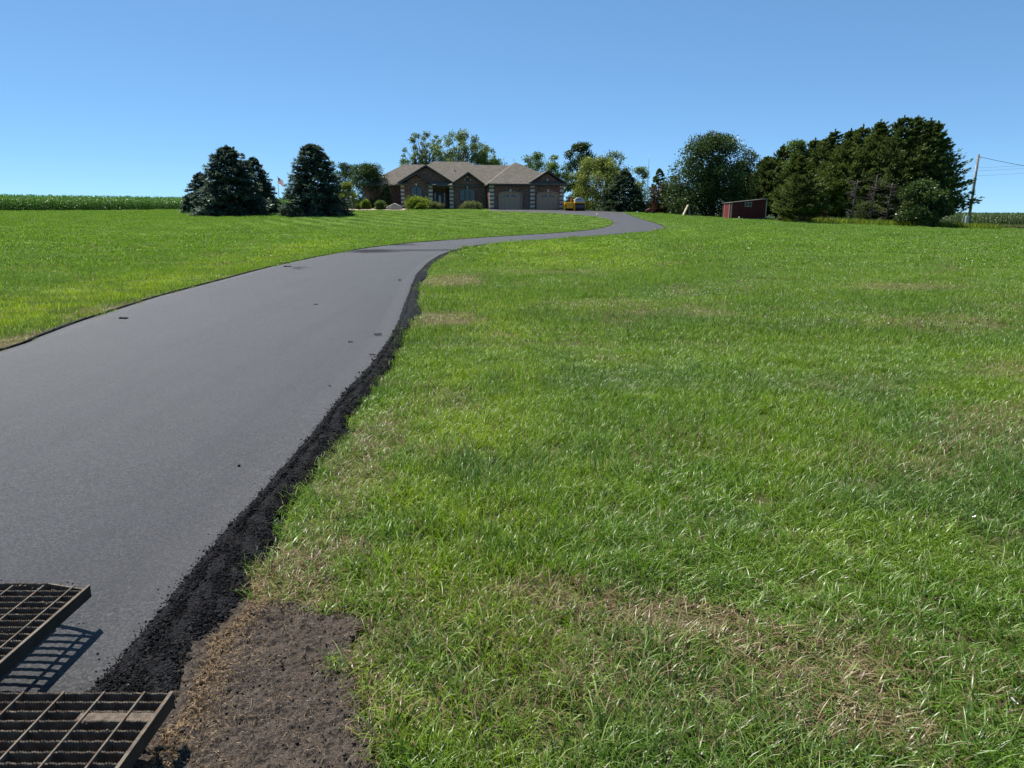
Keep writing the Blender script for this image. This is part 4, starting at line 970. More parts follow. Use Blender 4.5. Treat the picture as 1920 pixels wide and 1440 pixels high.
def shingle_mat():
    m, t, out = new_mat('taupe_shingles')
    p = objc(t); sp = t.n.new('ShaderNodeSeparateXYZ'); t.l.new(p, sp.inputs[0])
    q = t.node('ShaderNodeCombineXYZ', None, {'X': t.math('ADD', sp.outputs[0], t.math('MULTIPLY', sp.outputs[1], .3)), 'Y': t.math('MULTIPLY', sp.outputs[2], 2.0)}).outputs[0]
    b = t.node('ShaderNodeTexBrick', None, {'Vector': q, 'Color1': (.092, .082, .066, 1), 'Color2': (.158, .142, .116, 1), 'Mortar': (.09, .07, .06, 1), 'Scale': 1.0, 'Mortar Size': .014, 'Brick Width': .34, 'Row Height': .26})
    n = t.noise(t.vmath('MULTIPLY', q, (3, 4, 1)), 1.0, 4, .7)
    c = t.mix(t.ramp(n, .35, .65, 0, .5), b.outputs[0], (.125, .112, .092))
    principled(t, out, c, .92, .15, 0, bump(t, b.outputs['Fac'], .6, -.02)); return m
M_brick = brick_mat(); M_roof = shingle_mat()
M_stone = simple('cream_stone', (.52, .47, .39), .85, .2, 0, .15, 5, .3)
M_trim = simple('dark_brown_trim', (.055, .042, .035), .5, .4, 0, .15)
M_gdoor = simple('taupe_garage_door', (.40, .27, .18), .5, .3, 0, .05)
M_frame = simple('black_window_frame', (.018, .018, .020), .4, .4, 0, .1)
M_glass = simple('dark_reflective_glass', (.07, .085, .09), .15, .4, 0, .15, 1.5)
M_wood = simple('dark_front_door', (.035, .022, .018), .4, .4, 0, .2)
M_frost = simple('leaded_door_glass', (.42, .44, .45), .2, .6, 0, .2, 20)
# walls -----------------------------------------------------------
def wall_prism(pts, y, d, name='wall'):
    """front facing wall from (x,z) outline"""
    return hb(MB().prism([(x, y, z) for x, z in pts], (0, d, 0)), name, M_brick)
def wallbox(x0, x1, y0, y1, z0, z1, name='wall'): return hb(MB().box(x0, x1, y0, y1, z0, z1), name, M_brick)
wallbox(-18.2, -13.6, 92.6, 102.2, -.6, 2.98)              # left wing
wall_prism([(-13.6, -.6), (-10.0, -.6), (-10.0, 2.72), (-10.9, 3.52), (-11.88, 4.05), (-13.6, 3.05)], 91.1, 1.6)   # left bay under the small gable
wallbox(-10.0, -7.9, 93.8, 94.1, -.6, 2.9)                # recessed entry wall
wall_prism([(-13.4, 3.2), (-7.45, 3.2), (-7.45, 3.35), (-10.69, 5.1), (-13.4, 3.6)], 92.3, .25)      # big gable face above the entry
wallbox(-10.0, -7.85, 92.3, 92.55, 2.5, 3.2)              # beam over the entry
wall_prism([(-7.9, -.6), (-3.3, -.6), (-3.3, 3.0), (-3.65, 3.05), (-5.53, 4.25), (-7.45, 3.05), (-7.9, 3.0)], 91.6, 2.6)  # dining gable bay
wallbox(-9.95, 6.2, 94.3, 102.0, -.6, 2.95)                # main body
# garage front with two door openings
SH[:] = [-.52, -1.8]
gfront = MB()
GY = 90.0
doors = [(-1.50, 1.13), (3.18, 5.80)]
for a_, b_, z0_, z1_ in ((-2.72, -1.50, -.7, 2.95), (1.13, 3.18, -.7, 2.95), (5.80, 6.40, -.7, 2.95)): gfront.box(a_, b_, GY, GY + .3, z0_, z1_)
def archtop(x0, x1, zs, rise, n=14): return [(x0 + (x1 - x0) * k / n, zs + rise * math.sin(math.pi * (.12 + .76 * k / n))) for k in range(n + 1)]
for x0, x1 in doors:
    A = archtop(x0, x1, 1.80, .22)
    gfront.prism([(x0, GY, 2.95)] + [(x, GY, z) for x, z in A] + [(x1, GY, 2.95)], (0, .3, 0))
hb(gfront, 'wall', M_brick)
wallbox(-2.72, -2.42, 90.3, 97, -.6, 2.95); wallbox(6.1, 6.4, 90.3, 101.5, -.7, 2.95)
wall_prism([(2.25, 2.95), (6.42, 2.95), (4.37, 4.32)], GY - .02, .3)
SH[:] = [0, 0]
# roofs ------------------------------------------------------------
roof = MB(); TH_ = (0, 0, -.16)
def slab(*pts): roof.prism(pts, TH_)
E0, E1 = 2.96, 3.0
def hip(x0, x1, y0, y1, xr0, xr1, yr, ze, zr, yr1=None):
    yr1 = yr if yr1 is None else yr1
    slab((x0, y0, ze), (x1, y0, ze), (xr1, yr, zr), (xr0, yr, zr)); slab((x0, y1, ze), (xr0, yr1, zr), (xr1, yr1, zr), (x1, y1, ze))
    slab((x0, y0, ze), (xr0, yr, zr), (xr0, yr1, zr), (x0, y1, ze)) if yr1 != yr else slab((x0, y0, ze), (xr0, yr, zr), (x0, y1, ze))
    slab((x1, y0, ze), (x1, y1, ze), (xr1, yr, zr))
hip(-18.4, -1.0, 92.1, 102.9, -13.27, -4.2, 97.5, 2.96, 5.80)
slab((-7, 92.1, 2.97), (2.5, 92.1, 2.97), (2.5, 97.5, 5.84), (-7, 97.5, 5.84)); slab((-7, 102.9, 2.97), (-7, 97.5, 5.84), (2.5, 97.5, 5.84), (2.5, 102.9, 2.97))
hip(-15.2, .5, 91.4, 103.6, -9.40, -4.82, 97.5, 2.95, 6.22)
# garage hip
hip(-3.55, 6.1, 87.6, 103, .67, .67, 92.7, 3.0, 5.88, 98)
def gable(xc, xl, xr, zl, zr, za, yf, yb):
    slab((xl, yf, zl), (xc, yf, za), (xc, yb, za), (xl, yb, zl)); slab((xc, yf, za), (xr, yf, zr), (xr, yb, zr), (xc, yb, za))
gable(3.85, 1.33, 6.38, 3.02, 3.02, 4.62, 87.75, 93.7)
gable(-5.53, -7.55, -3.45, 3.2, 3.08, 4.55, 91.1, 96.0)
gable(-10.69, -14.35, -7.3, 3.18, 3.3, 5.40, 91.85, 97.0)
gable(-11.88, -14.30, -10.0, 3.05, 3.02, 4.33, 90.6, 95.0)
# flared corner and small returns over the corner columns
def ret(x0, x1, y0, y1, z, h):
    xm0 = x0 + (x1 - x0) * .35; xm1 = x1 - (x1 - x0) * .35
    slab((x0, y0, z), (x1, y0, z), (xm1, y1, z + h), (xm0, y1, z + h)); slab((x0, y0, z), (xm0, y1, z + h), (x0, y1 + .2, z)); slab((x1, y0, z), (x1, y1 + .2, z), (xm1, y1, z + h))
ret(-14.5, -12.9, 90.45, 91.2, 3.0, .28); ret(-10.75, -9.55, 90.5, 91.2, 2.95, .30); ret(-8.1, -6.85, 91.0, 91.7, 2.93, .28)
ret(1.23, 2.53, 87.55, 88.3, 3.0, .2); ret(5.23, 6.48, 87.55, 88.3, 3.0, .2)
ro = hb(roof, 'roof', M_roof)
# fascia boards and gutters
fa = MB()
def rake(xa, za, xb, zb, y, w_=.20): fa.prism([(xa, y, za), (xb, y, zb), (xb, y, zb - w_), (xa, y, za - w_)], (0, -.04, 0))
for xc, xl, xr, zl, zr, za, yf in ((3.85, 1.33, 6.38, 3.02, 3.02, 4.62, 87.748), (-5.53, -7.55, -3.45, 3.2, 3.08, 4.55, 91.098), (-10.69, -14.35, -7.3, 3.18, 3.3, 5.40, 91.848), (-11.88, -14.30, -10.0, 3.05, 3.02, 4.33, 90.598)):
    fa = MB(); rake(xl, zl + .01, xc, za + .01, yf); hb(fa, 'fascia', M_trim); fa = MB(); rake(xc, za + .01, xr, zr + .01, yf); hb(fa, 'fascia', M_trim)
hb(MB().box(-3.55, 1.35, 87.48, 87.597, 2.82, 2.97), 'gutter', M_trim); hb(MB().box(-18.4, -14.4, 91.98, 92.097, 2.80, 2.94), 'gutter', M_trim)
hb(MB().box(-3.36, -3.26, 90.6, 90.7, -.6, 2.85), 'downspout', M_trim)
# soffits under eaves
hb(MB().box(-3.5, 6.0, 87.65, 88.197, 2.80, 2.83), 'soffit', M_trim); hb(MB().box(-3.5, -3.25, 88.2, 92, 2.80, 2.83), 'soffit', M_trim); hb(MB().box(-18.3, -13.7, 92.15, 92.59, 2.78, 2.81), 'soffit', M_trim)
# quoin columns: alternating cream blocks and brick
for x0, x1, y, zt in ((-13.86, -13.40, 90.98, 2.92), (-10.48, -9.96, 90.98, 2.90), (-7.86, -7.38, 91.48, 2.86), (-2.76, -2.20, 89.88, 2.88), (2.24, 2.80, 89.88, 2.88), (5.93, 6.44, 89.88, 2.88)):
    SH[:] = [-.52, -1.8] if y < 90 else [0, 0]
    c1 = MB().box(x0 + .015, x1 - .015, y + .02, y + .5, -.6, zt); cb = hb(c1, 'corner_column', M_brick)
    q_ = MB(); z = zt - .02
    while z > -.2: q_.box(x0, x1, y, y + .22, z - .29, z); z -= .475
    loc(q_); q_.build('stone_block', M_stone, cb, bevel=.012)
# garage doors
SH[:] = [-.52, -1.8]
for (x0, x1) in doors:
    A = archtop(x0, x1, 1.80, .22); dpan = MB(); dpan.prism([(x0, GY + .16, -.6)] + [(x, GY + .16, z) for x, z in A] + [(x1, GY + .16, -.6)], (0, .05, 0))
    gd = hb(dpan, 'garage_door', M_gdoor)
    ri = MB()
    for z in (.0, .47, .94, 1.41): ri.box(x0 + .03, x1 - .03, GY + .150, GY + .159, z - .012, z + .012)
    for k in range(1, 4): xx_ = x0 + (x1 - x0) * k / 4; ri.box(xx_ - .02, xx_ + .02, GY + .150, GY + .159, -.4, 1.39)
    loc(ri); ri.build('door_panels', simple('door_groove', (.30, .20, .13), .6), gd)
    xm = (x0 + x1) / 2
    for sg in (-1, 1):
        g_ = MB(); P_ = [(xm + sg * (.14 + .85 * k / 8), 1.50 + .26 * (1 - (k / 8) ** 2.0)) for k in range(9)]
        g_.prism([(xm + sg * .14, GY + .149, 1.47)] + [(x, GY + .149, z) for x, z in P_], (0, -.012, 0)); loc(g_); g_.build('door_window', M_glass, gd)
    fr = MB()
    fr.box(x0 - .11, x0, GY - .03, GY + .15, -.6, 1.86); fr.box(x1, x1 + .11, GY - .03, GY + .15, -.6, 1.86)
    for k in range(14):
        (xa, za), (xb, zb) = A[k], A[k + 1]; fr.prism([(xa, GY - .03, za), (xb, GY - .03, zb), (xb, GY - .03, zb + .09), (xa, GY - .03, za + .09)], (0, .15, 0))
    hb(fr, 'door_frame', M_gdoor)
    hb(MB().prism([(xm - .09, GY - .06, 2.06), (xm + .09, GY - .06, 2.06), (xm + .15, GY - .06, 2.38), (xm - .15, GY - .06, 2.38)], (0, .2, 0)), 'keystone', M_stone)
SH[:] = [0, 0]
# arched windows
def arch_window(x0, x1, z0, z1, y, n_, key=True):
    w_ = x1 - x0; rise = .28 if w_ > 1.5 else .2
    def top(x): u = (x - x0) / w_; return z1 - rise * (2 * u - 1) ** 2
    f_ = MB(); K = 16; t_ = .075
    f_.box(x0 - t_, x0, y - .05, y + .04, z0, top(x0)); f_.box(x1, x1 + t_, y - .05, y + .04, z0, top(x1)); f_.box(x0 - t_, x1 + t_, y - .07, y + .04, z0 - t_, z0)
    for k in range(K):
        xa, xb = x0 + w_ * k / K, x0 + w_ * (k + 1) / K
        f_.prism([(xa, y - .05, top(xa)), (xb, y - .05, top(xb)), (xb, y - .05, top(xb) + t_), (xa, y - .05, top(xa) + t_)], (0, .09, 0))
    for k in range(1, n_): xm_ = x0 + w_ * k / n_; f_.box(xm_ - .045, xm_ + .045, y - .045, y + .04, z0, top(xm_) + .01)
    fo = hb(f_, 'window', M_frame)
    for k in range(n_):
        xa = x0 + w_ * k / n_ + (.045 if k else 0); xb = x0 + w_ * (k + 1) / n_ - (.045 if k < n_ - 1 else 0)
        pts_ = [(xa, z0), (xb, z0)] + [(xb - (xb - xa) * j / 6, top(xb - (xb - xa) * j / 6)) for j in range(7)]
        g_ = MB().prism([(x, y - .012, z) for x, z in pts_], (0, .008, 0)); loc(g_); g_.build('pane', M_glass, fo)
    xm_ = (x0 + x1) / 2
    hb(MB().prism([(xm_ - .07, y - .09, z1 + .06), (xm_ + .07, y - .09, z1 + .06), (xm_ + .12, y - .09, z1 + .36), (xm_ - .12, y - .09, z1 + .36)], (0, .12, 0)), 'keystone', M_stone)
arch_window(-12.58, -11.28, 1.2, 2.72, 91.08, 2)
arch_window(-6.55, -4.70, 1.08, 2.55, 91.58, 3)
# round gable vent with four keys
m_ = MB(); 
for k in range(16):
    a0, a1 = 2 * math.pi * k / 16, 2 * math.pi * (k + 1) / 16
    m_.prism([(-5.58, 91.56, 3.62), (-5.58 + .27 * math.cos(a0), 91.56, 3.62 + .27 * math.sin(a0)), (-5.58 + .27 * math.cos(a1), 91.56, 3.62 + .27 * math.sin(a1))], (0, .05, 0))
hb(m_, 'round_vent', M_frame)
for dx, dz in ((0, .34), (0, -.34), (.34, 0), (-.34, 0)): hb(MB().box(-5.58 + dx - .06, -5.58 + dx + .06, 91.53, 91.6, 3.62 + dz - .06, 3.62 + dz + .06), 'vent_key_stone', M_stone)
hb(MB().box(3.77, 3.93, 88.14, 88.19, 3.4, 3.62), 'keystone', M_stone)
# entry
EY = 93.8
dr = hb(MB().box(-9.39, -8.52, EY - .06, EY - .003, .02, 2.15), 'front_door', M_wood)
m_ = MB(); xc, zc = -9.31 + .36, 1.30
el = [(xc + .17 * math.cos(a_), EY - .075, zc + .52 * math.sin(a_)) for a_ in np.linspace(0, 2 * math.pi, 20, endpoint=False)]
m_.prism(el, (0, .014, 0)); loc(m_); m_.build('door_glass', M_frost, dr)
for x0 in (-9.64, -8.45): hb(MB().box(x0 + .02, x0 + .16, EY - .05, EY - .003, .45, 2.1), 'sidelight', M_frost)
hb(MB().box(-9.62, -8.26, EY - .09, EY - .003, 2.32, 2.44), 'transom_trim', M_gdoor)
st = MB().box(-9.9, -7.95, 92.2, 93.7, -.6, -.02).box(-9.7, -7.95, 91.6, 92.2, -.6, -.17).box(-9.6, -7.95, 91.2, 91.6, -.6, -.32); hb(st, 'porch_steps', M_gdoor)
hb(MB().box(-7.0, -6.86, 95, 95.14, 4.6, 5.2), 'vent_pipe', M_stone)
hb(MB().box(-3.42, -3.22, 92.5, 92.7, 3.1, 3.42), 'roof_vent', M_stone)

# window on the left wing
hb(MB().box(-15.7, -15.1, 92.56, 92.597, 1.1, 2.55), 'side_window', M_glass)

# ------------------------------------------------------------------ garden bed
m, t, out = new_mat('pale_gravel_mulch'); p = pos(t)
principled(t, out, t.mix(t.ramp(t.noise(p, 9, 4, .7), .35, .65), (.30, .22, .16), (.50, .42, .33)), .95, .1, 0, bump(t, t.noise(p, 30, 3), .8, .03))
V, F = grid_mesh(np.linspace(-20, -12.6, 40), np.linspace(84, 91.4, 30), lambda X, Y: gz(X, Y) + .04 + .08 * np.clip((Y - 84) / 1.5, 0, 1))
o = link('garden_bed', np_mesh('garden_bed', V, F, True), m); tag(o, kind='structure')
def shrub(label, x, y, h, w, mat, seed, leaf=.12, nc=26, per=300): return broadleaf('shrub', label, x, y, h, w, mat, seed, .02, nc, per, leaf, .22, cat='shrub', trunk=.03, group='shrubs in the bed before the house', depth=w * .8, topw=.9)
shrub('largest lime green bush under the left arched window', -11.45, 87.3, 1.6, 3.5, F_lime, 301, .13, 44, 330)
shrub('low lime bush in front of the largest one', -10.9, 86.5, .85, 2.0, F_lime, 302)
shrub('olive brown rounded bush beside the entry steps', -9.1, 87.0, .95, 1.9, F_olive, 303)
shrub('wide domed olive bush under the triple window', -5.1, 88.2, 1.05, 2.95, F_olive, 304, .12, 40)
shrub('spiky green plant in the gravel bed left of the house', -17.4, 86.0, 1.25, 1.5, F_lime, 305)
shrub('smallest tan plant at the left end of the gravel bed', -18.3, 85.4, .75, .9, F_olive, 306, .09, 14)
shrub('rounded green bush just left of the pale boulder', -15.7, 85.6, 1.15, 1.6, F_green, 307)
# boulder
V, F = ico(); 
def subdiv(V, F):
    V = list(map(tuple, V)); m_ = {}; out_ = []
    def mid(a_, b_):
        k = (min(a_, b_), max(a_, b_))
        if k not in m_: m_[k] = len(V); V.append(tuple((np.array(V[a_]) + np.array(V[b_])) / 2))
        return m_[k]
    for a_, b_, c_ in F: ab, bc, ca = mid(a_, b_), mid(b_, c_), mid(c_, a_); out_ += [(a_, ab, ca), (b_, bc, ab), (c_, ca, bc), (ab, bc, ca)]
    return np.array(V), np.array(out_)
for _ in range(3): V, F = subdiv(V, F); V = unit(V)
V = V * (1 + .12 * (vn(V[:, 0] * 1 + V[:, 2], V[:, 1] + V[:, 2] * .7, 2.2, 5) - .5)[:, None])
V[:, 2] = np.where(V[:, 2] > .0, V[:, 2], V[:, 2] * .3); V[:, 2] = np.minimum(V[:, 2], .75 - .45 * np.abs(V[:, 0] - .1)); V *= np.array([.95, .5, 1.0])
M_rock = simple('pale_pink_boulder', (.40, .32, .27), .9, .15, 0, .25, 4, .6)
o = link('boulder', np_mesh('boulder', V, F), M_rock); o.location = (-13.95, 85.3, g1(-13.95, 85.3) + .06); tag(o, 'pale pinkish flat topped boulder at the right end of the gravel bed', 'boulder')

# ------------------------------------------------------------------ flag
fl = empty('flagpole', (-29.65, 92, g1(-29.65, 92)), label='white flagpole behind the left lawn spruces', cat='flagpole')
M_pole = simple('white_painted_pole', (.65, .65, .65), .4, .4)
MB().tube([(0, 0, 0), (0, 0, 4.0)], [.05, .035], 8).build('pole', M_pole, fl, True)
MB().tube([(0, 0, 4.0), (0, 0, 4.05), (0, 0, 4.12)], [.02, .06, .02], 8).build('finial', M_pole, fl, True)
def flag_mat():
    m, t, out = new_mat('flag_cloth'); u = t.node('ShaderNodeUVMap', {'uv_map': 'UVMap'}).outputs[0]
    s = t.n.new('ShaderNodeSeparateXYZ'); t.l.new(u, s.inputs[0]); U, Vv = s.outputs[0], s.outputs[1]
    st = t.math('MODULO', t.math('FLOOR', t.math('MULTIPLY', Vv, 13)), 2)
    c = t.mix(st, (.50, .03, .04), (.75, .74, .72))
    can = t.math('MULTIPLY', t.math('LESS_THAN', U, .4), t.math('GREATER_THAN', Vv, .462))
    fu = t.math('SUBTRACT', t.math('FRACT', t.math('MULTIPLY', U, 20)), .5); fv = t.math('SUBTRACT', t.math('FRACT', t.math('MULTIPLY', Vv, 15)), .5)
    star = t.math('LESS_THAN', t.math('ADD', t.math('MULTIPLY', fu, fu), t.math('MULTIPLY', fv, fv)), .04)
    c = t.mix(can, c, t.mix(star, (.02, .03, .12), (.7, .7, .7)))
    leaf_shader(t, out, c, .35, .02); return m
nU, nV = 16, 12; V = []; uv = []
for i in range(nU + 1):
    for j in range(nV + 1):
        u, v = i / nU, j / nV
        V.append((.04 + u * .62, .09 * math.sin(u * 7 + v * 2) * u, -.35 * u - (1 - v) * .72 + .05 * math.sin(u * 5))); uv.append((u, v))
F = [(i * (nV + 1) + j, (i + 1) * (nV + 1) + j, (i + 1) * (nV + 1) + j + 1, i * (nV + 1) + j + 1) for i in range(nU) for j in range(nV)]
me = np_mesh('flag', np.array(V), np.array(F), True); ul = me.uv_layers.new(name='UVMap')
ul.data.foreach_set('uv', np.array([uv[l.vertex_index] for l in me.loops]).ravel())
o = link('flag', me, flag_mat()); o.location = (-29.65, 92, g1(-29.65, 92) + 3.92); tag(o, 'limp striped red, white and blue flag hanging from the flagpole', 'flag')

# ------------------------------------------------------------------ road roller
M_yel = simple('roller_yellow_paint', (.95, .40, .008), .45, .4, 0, .1)
M_rub = simple('black_rubber', (.02, .02, .02), .8, .2)
rl_scale = 1.12
M_drum = simple('dark_steel_drum', (.085, .07, .06), .45, .5, .5, .3, 8)
M_hood = simple('grey_hood', (.42, .44, .46), .5, .4, 0, .1)
rl = empty('road_roller', (7.5, 86.5, g1(7.5, 86.5) + .03), label='yellow double drum asphalt roller with grey hood parked right of the garage', cat='road roller')
rl.scale = (1.12, 1.12, 1.12)
def wheel(mb, x0, x1, y, z, r_, n=28): return mb.tube([(x0, y, z), (x0 + .03, y, z), (x1 - .03, y, z), (x1, y, z)], [r_ * .94, r_, r_, r_ * .94], n)
wheel(MB(), .05, 1.10, .1, .38, .38).build('drum', M_drum, rl, True)
wheel(MB(), -.95, -.05, 1.5, .38, .38).build('drum', M_drum, rl, True)
MB().box(.0, 1.16, -.2, .45, .78, .90).box(1.11, 1.18, -.1, .3, .30, .86).box(-.02, .05, -.1, .3, .30, .86).build('drum_frame', M_yel, rl, bevel=.02)
for xx_ in (-1.05, .0):
    MB().box(xx_ - .07, xx_ + .07, 1.1, 1.9, .02, 1.0).build('frame_post', M_yel, rl, bevel=.015); MB().box(xx_ - .05, xx_ + .05, -.35, -.27, .05, .72).build('frame_post', M_yel, rl, bevel=.015)
MB().box(-1.05, .05, -.35, 1.5, .62, .86).box(-.9, -.15, -.30, -.22, .25, .70).box(-.45, -.30, -.28, -.16, .86, 1.25).build('chassis', M_yel, rl, bevel=.02)
V = []; K = 12
hd = MB(); prof_ = [(0, .90)] + [(.05 + 1.0 * k / K, .92 + .50 * math.sin(math.pi * (.18 + .75 * k / K)) ** .8) for k in range(K + 1)] + [(1.12, .90)]
hd.prism([(x, -.15, z) for x, z in prof_], (0, .9, 0)); hd.build('hood', M_hood, rl, bevel=.02)
for a0_, a1_ in ((.32, .42), (.55, .65), (.18, .26)): MB().box(a0_, a1_, -.165, -.151, 1.12, 1.22).build('vent_hole', M_rub, rl)
MB().box(-.55, -.1, .35, .8, .86, 1.02).box(-.55, -.1, .75, .85, 1.0, 1.42).build('seat', M_rub, rl, bevel=.03)
mb = MB(); mb.tube([(-.35, .05, .86), (-.35, .12, 1.25)], .025, 6)
ring = [(-.35 + .17 * math.cos(a_), .12 + .17 * math.sin(a_), 1.27) for a_ in np.linspace(0, 2 * math.pi, 17)]; mb.tube(ring, .015, 5, False); mb.build('steering_wheel', M_rub, rl, True)
for xx_ in (-.8, .12): MB().tube([(xx_, .7, .86), (xx_, .7, 1.5), ((xx_ - .34) * .7, .7, 1.62) if False else (xx_, .72, 1.55)], .025, 6).build('roll_bar', M_rub, rl, True)

# ------------------------------------------------------------------ shed
SX0, SX1, SY0, SY1 = 23.15, 26.85, 76.0, 79.2
sz = g1(25, 76) - .15
shd = empty('garden_shed', (25, 77.6, sz), label='dark red wooden shed with white corner trim beside the huge oak', cat='shed')
m, t, out = new_mat('dark_red_boards'); p = objc(t); s = t.n.new('ShaderNodeSeparateXYZ'); t.l.new(p, s.inputs[0])
gv = t.math('FRACT', t.math('MULTIPLY', t.math('ADD', s.outputs[0], s.outputs[1]), 4.5))
c = t.mix(t.ramp(t.noise(p, 3, 4), .35, .65), (.060, .012, .013), (.085, .018, .018)); c = t.mix(t.ramp(gv, .0, .08, .7, 0), c, (.03, .008, .008))
principled(t, out, c, .75, .2); M_red = m
M_whitetrim = simple('weathered_white_trim', (.27, .26, .25), .7, .2); M_conc = simple('grey_concrete_skirt', (.16, .15, .14), .9, .1, 0, .2, 5)
dx0, dx1 = SX0 - 25, SX1 - 25; dy0, dy1 = SY0 - 77.6, SY1 - 77.6
zt0, zt1 = 1.88, 2.25
MB().prism([(dx0, dy0, .3), (dx1, dy0, .3), (dx1, dy0, zt1), (dx0, dy0, zt0)], (0, dy1 - dy0, 0)).build('wall', M_red, shd)
MB().box(dx0 + .02, dx1 - .02, dy0 + .02, dy1 - .02, -.2, .3).build('skirt', M_conc, shd)
rf = MB(); rf.prism([(dx0 - .1, dy0 - .12, zt0 - .005), (dx1 + .1, dy0 - .12, zt1 + .015), (dx1 + .1, dy0 - .12, zt1 + .07), (dx0 - .1, dy0 - .12, zt0 + .05)], (0, dy1 - dy0 + .24, 0)); rf.build('roof', M_conc, shd)
MB().box(dx1 - .10, dx1 + .02, dy0 - .025, dy0 - .002, .3, zt1 - .02).build('corner_trim', M_whitetrim, shd); MB().box(dx0 - .02, dx0 + .07, dy0 - .025, dy0 - .002, .3, zt0 - .03).build('corner_trim', M_whitetrim, shd)
w_ = MB().box(-.47, .27, dy0 - .03, dy0 - .002, 1.47, 1.53).box(-.47, .27, dy0 - .03, dy0 - .002, 1.91, 1.96).box(-.47, -.42, dy0 - .03, dy0 - .002, 1.53, 1.91).box(.22, .27, dy0 - .03, dy0 - .002, 1.53, 1.91).box(-.13, -.08, dy0 - .03, dy0 - .002, 1.53, 1.91).build('window', M_whitetrim, shd)
MB().box(-.42, -.13, dy0 - .02, dy0 - .004, 1.53, 1.91).box(-.08, .22, dy0 - .02, dy0 - .004, 1.53, 1.91).build('pane', M_glass, w_)
M_reddoor = simple('bright_red_door', (.17, .025, .03), .6, .3)
MB().box(dx0 - .03, dx0 - .003, -.9, .7, .3, 1.75).build('door', M_reddoor, shd)  # brighter red than the walls: sun on the left end painted in
MB().box(dx0 - .05, dx0 - .032, .72, .84, .25, 1.8).build('door_trim', M_whitetrim, shd); MB().box(dx0 - .05, dx0 - .032, -1.06, -.92, .25, 1.8).build('door_trim', M_whitetrim, shd)

# leaning board, cart, posts
bz = g1(19.7, 81.5)
bd = empty('a_frame_board', (19.8, 81.5, bz), label='pale wooden board leaning like an A frame at the foot of the huge oak', cat='board')
M_pale = simple('pale_weathered_wood', (.50, .44, .30), .8, .2, 0, .15)
MB().prism([(-.42, 0, 0), (-.28, 0, 0), (.24, 0, 1.25), (.13, 0, 1.25)], (0, .7, 0)).build('leaning_panel', M_pale, bd)
MB().prism([(.13, .05, 1.2), (.22, .05, 1.2), (.55, .05, .0), (.44, .05, .0)], (0, .6, 0)).build('prop_panel', M_conc, bd)
MB().box(-.45, .75, -.05, .75, -.05, .03).build('base_board', M_pale, bd)
cz = g1(16.4, 85.5); ct_ = empty('garden_cart', (16.4, 85.5, cz), label='small red flat garden cart on the crest left of the rust red cedar', cat='cart')
MB().box(-.52, .5, -.3, .3, .32, .46).prism([(-.45, -.3, .46), (.35, -.3, .46), (.3, -.3, .62), (-.1, -.3, .62)], (0, .6, 0)).build('tray', M_reddoor, ct_, bevel=.02)
for xx_ in (-.4, .42):
    for y_ in (-.34, .28): MB().tube([(xx_, y_, .14), (xx_, y_ + .06, .14)], .14, 14).build('wheel', M_rub, ct_, True)
MB().box(-.42, .44, -.27, .27, .14, .20).box(-.42, -.38, -.03, .03, .18, .33).box(.40, .44, -.03, .03, .18, .33).build('axle_frame', M_rub, ct_)
for x, y, h_, lab in ((14.63, 84, .25, 'short white marker post at the top of the drive'), (23.73, 75, .28, 'short white marker post in the grass before the red shed'), (19.0, 86.2, .3, 'pale stub post under the rust red cedar')):
    MB().tube([(0, 0, -.05), (0, 0, h_ * .9), (0, 0, h_)], [.07, .07, .04], 10).build('marker_post', M_pole, None, True)
    o = bpy.context.scene.collection.objects[-1]; o.location = (x, y, g1(x, y)); tag(o, lab, 'post', 'white marker posts')
o = MB().tube([(0, 0, 0), (0, 0, .02), (0, 0, .03), (0, 0, .16)], [.09, .09, .05, .02], 10).build('marker_cone', simple('orange_white_plastic', (.75, .32, .18), .5, .4), None, True)
o.location = (8.85, 75, g1(8.85, 75) + .03); tag(o, 'tiny orange and white marker standing on the far drive', 'marker')

# ------------------------------------------------------------------ utility pole, wires
pz = g1(54.1, 85)
up_ = empty('utility_pole', (54.1, 85, pz), label='weathered grey wooden utility pole with meter box at the right', cat='utility pole')
M_polew = simple('grey_weathered_pole', (.20, .175, .155), .9, .1, 0, .3, 6, .5)
M_metal = simple('galvanised_grey_metal', (.33, .36, .39), .5, .5, .3, .1)
MB().tube([(0, 0, -.2), (.02, 0, 4), (.05, 0, 8.3)], [.17, .145, .115], 10).build('pole', M_polew, up_, True)
MB().box(-.52, -.2, -.35, -.05, .35, 1.35).build('meter_box', M_metal, up_, bevel=.03)
MB().box(.15, .35, -.25, .0, .2, .75).build('junction_box', simple('brown_box', (.16, .09, .07), .7), up_, bevel=.02)
MB().tube([(-.19, -.05, 1.3), (-.16, -.05, 4), (-.12, -.05, 7.1)], .025, 6).build('conduit', M_metal, up_, True)
MB().tube([(.12, 0, 8.0), (.24, 0, 8.0)], [.03, .05], 8).tube([(-.12, -.1, 7.2), (-.25, -.1, 7.5), (-.20, -.1, 7.9), (0, 0, 8.05)], .012, 5).tube([(.1, -.1, 8.0), (.32, -.1, 7.8), (.2, -.1, 7.5), (.05, -.1, 7.6)], .012, 5).build('insulator', M_metal, up_, True)
MB().box(-.10, .08, -.2, -.11, 6.9, 7.1).build('bracket', M_metal, up_)
M_wire = simple('black_wire', (.03, .03, .032), .6, .3); M_wire2 = simple('aluminium_wire', (.22, .24, .27), .6, .3)
def cable(name, a_, b_, sag, r_, mat, lab, grp=None):
    P_ = [Vector(a_).lerp(Vector(b_), k / 16) + Vector((0, 0, -4 * sag * (k / 16) * (1 - k / 16))) for k in range(17)]
    o_ = MB().tube(P_, r_, 5).build(name, mat, None, True); tag(o_, lab, 'wire', grp)
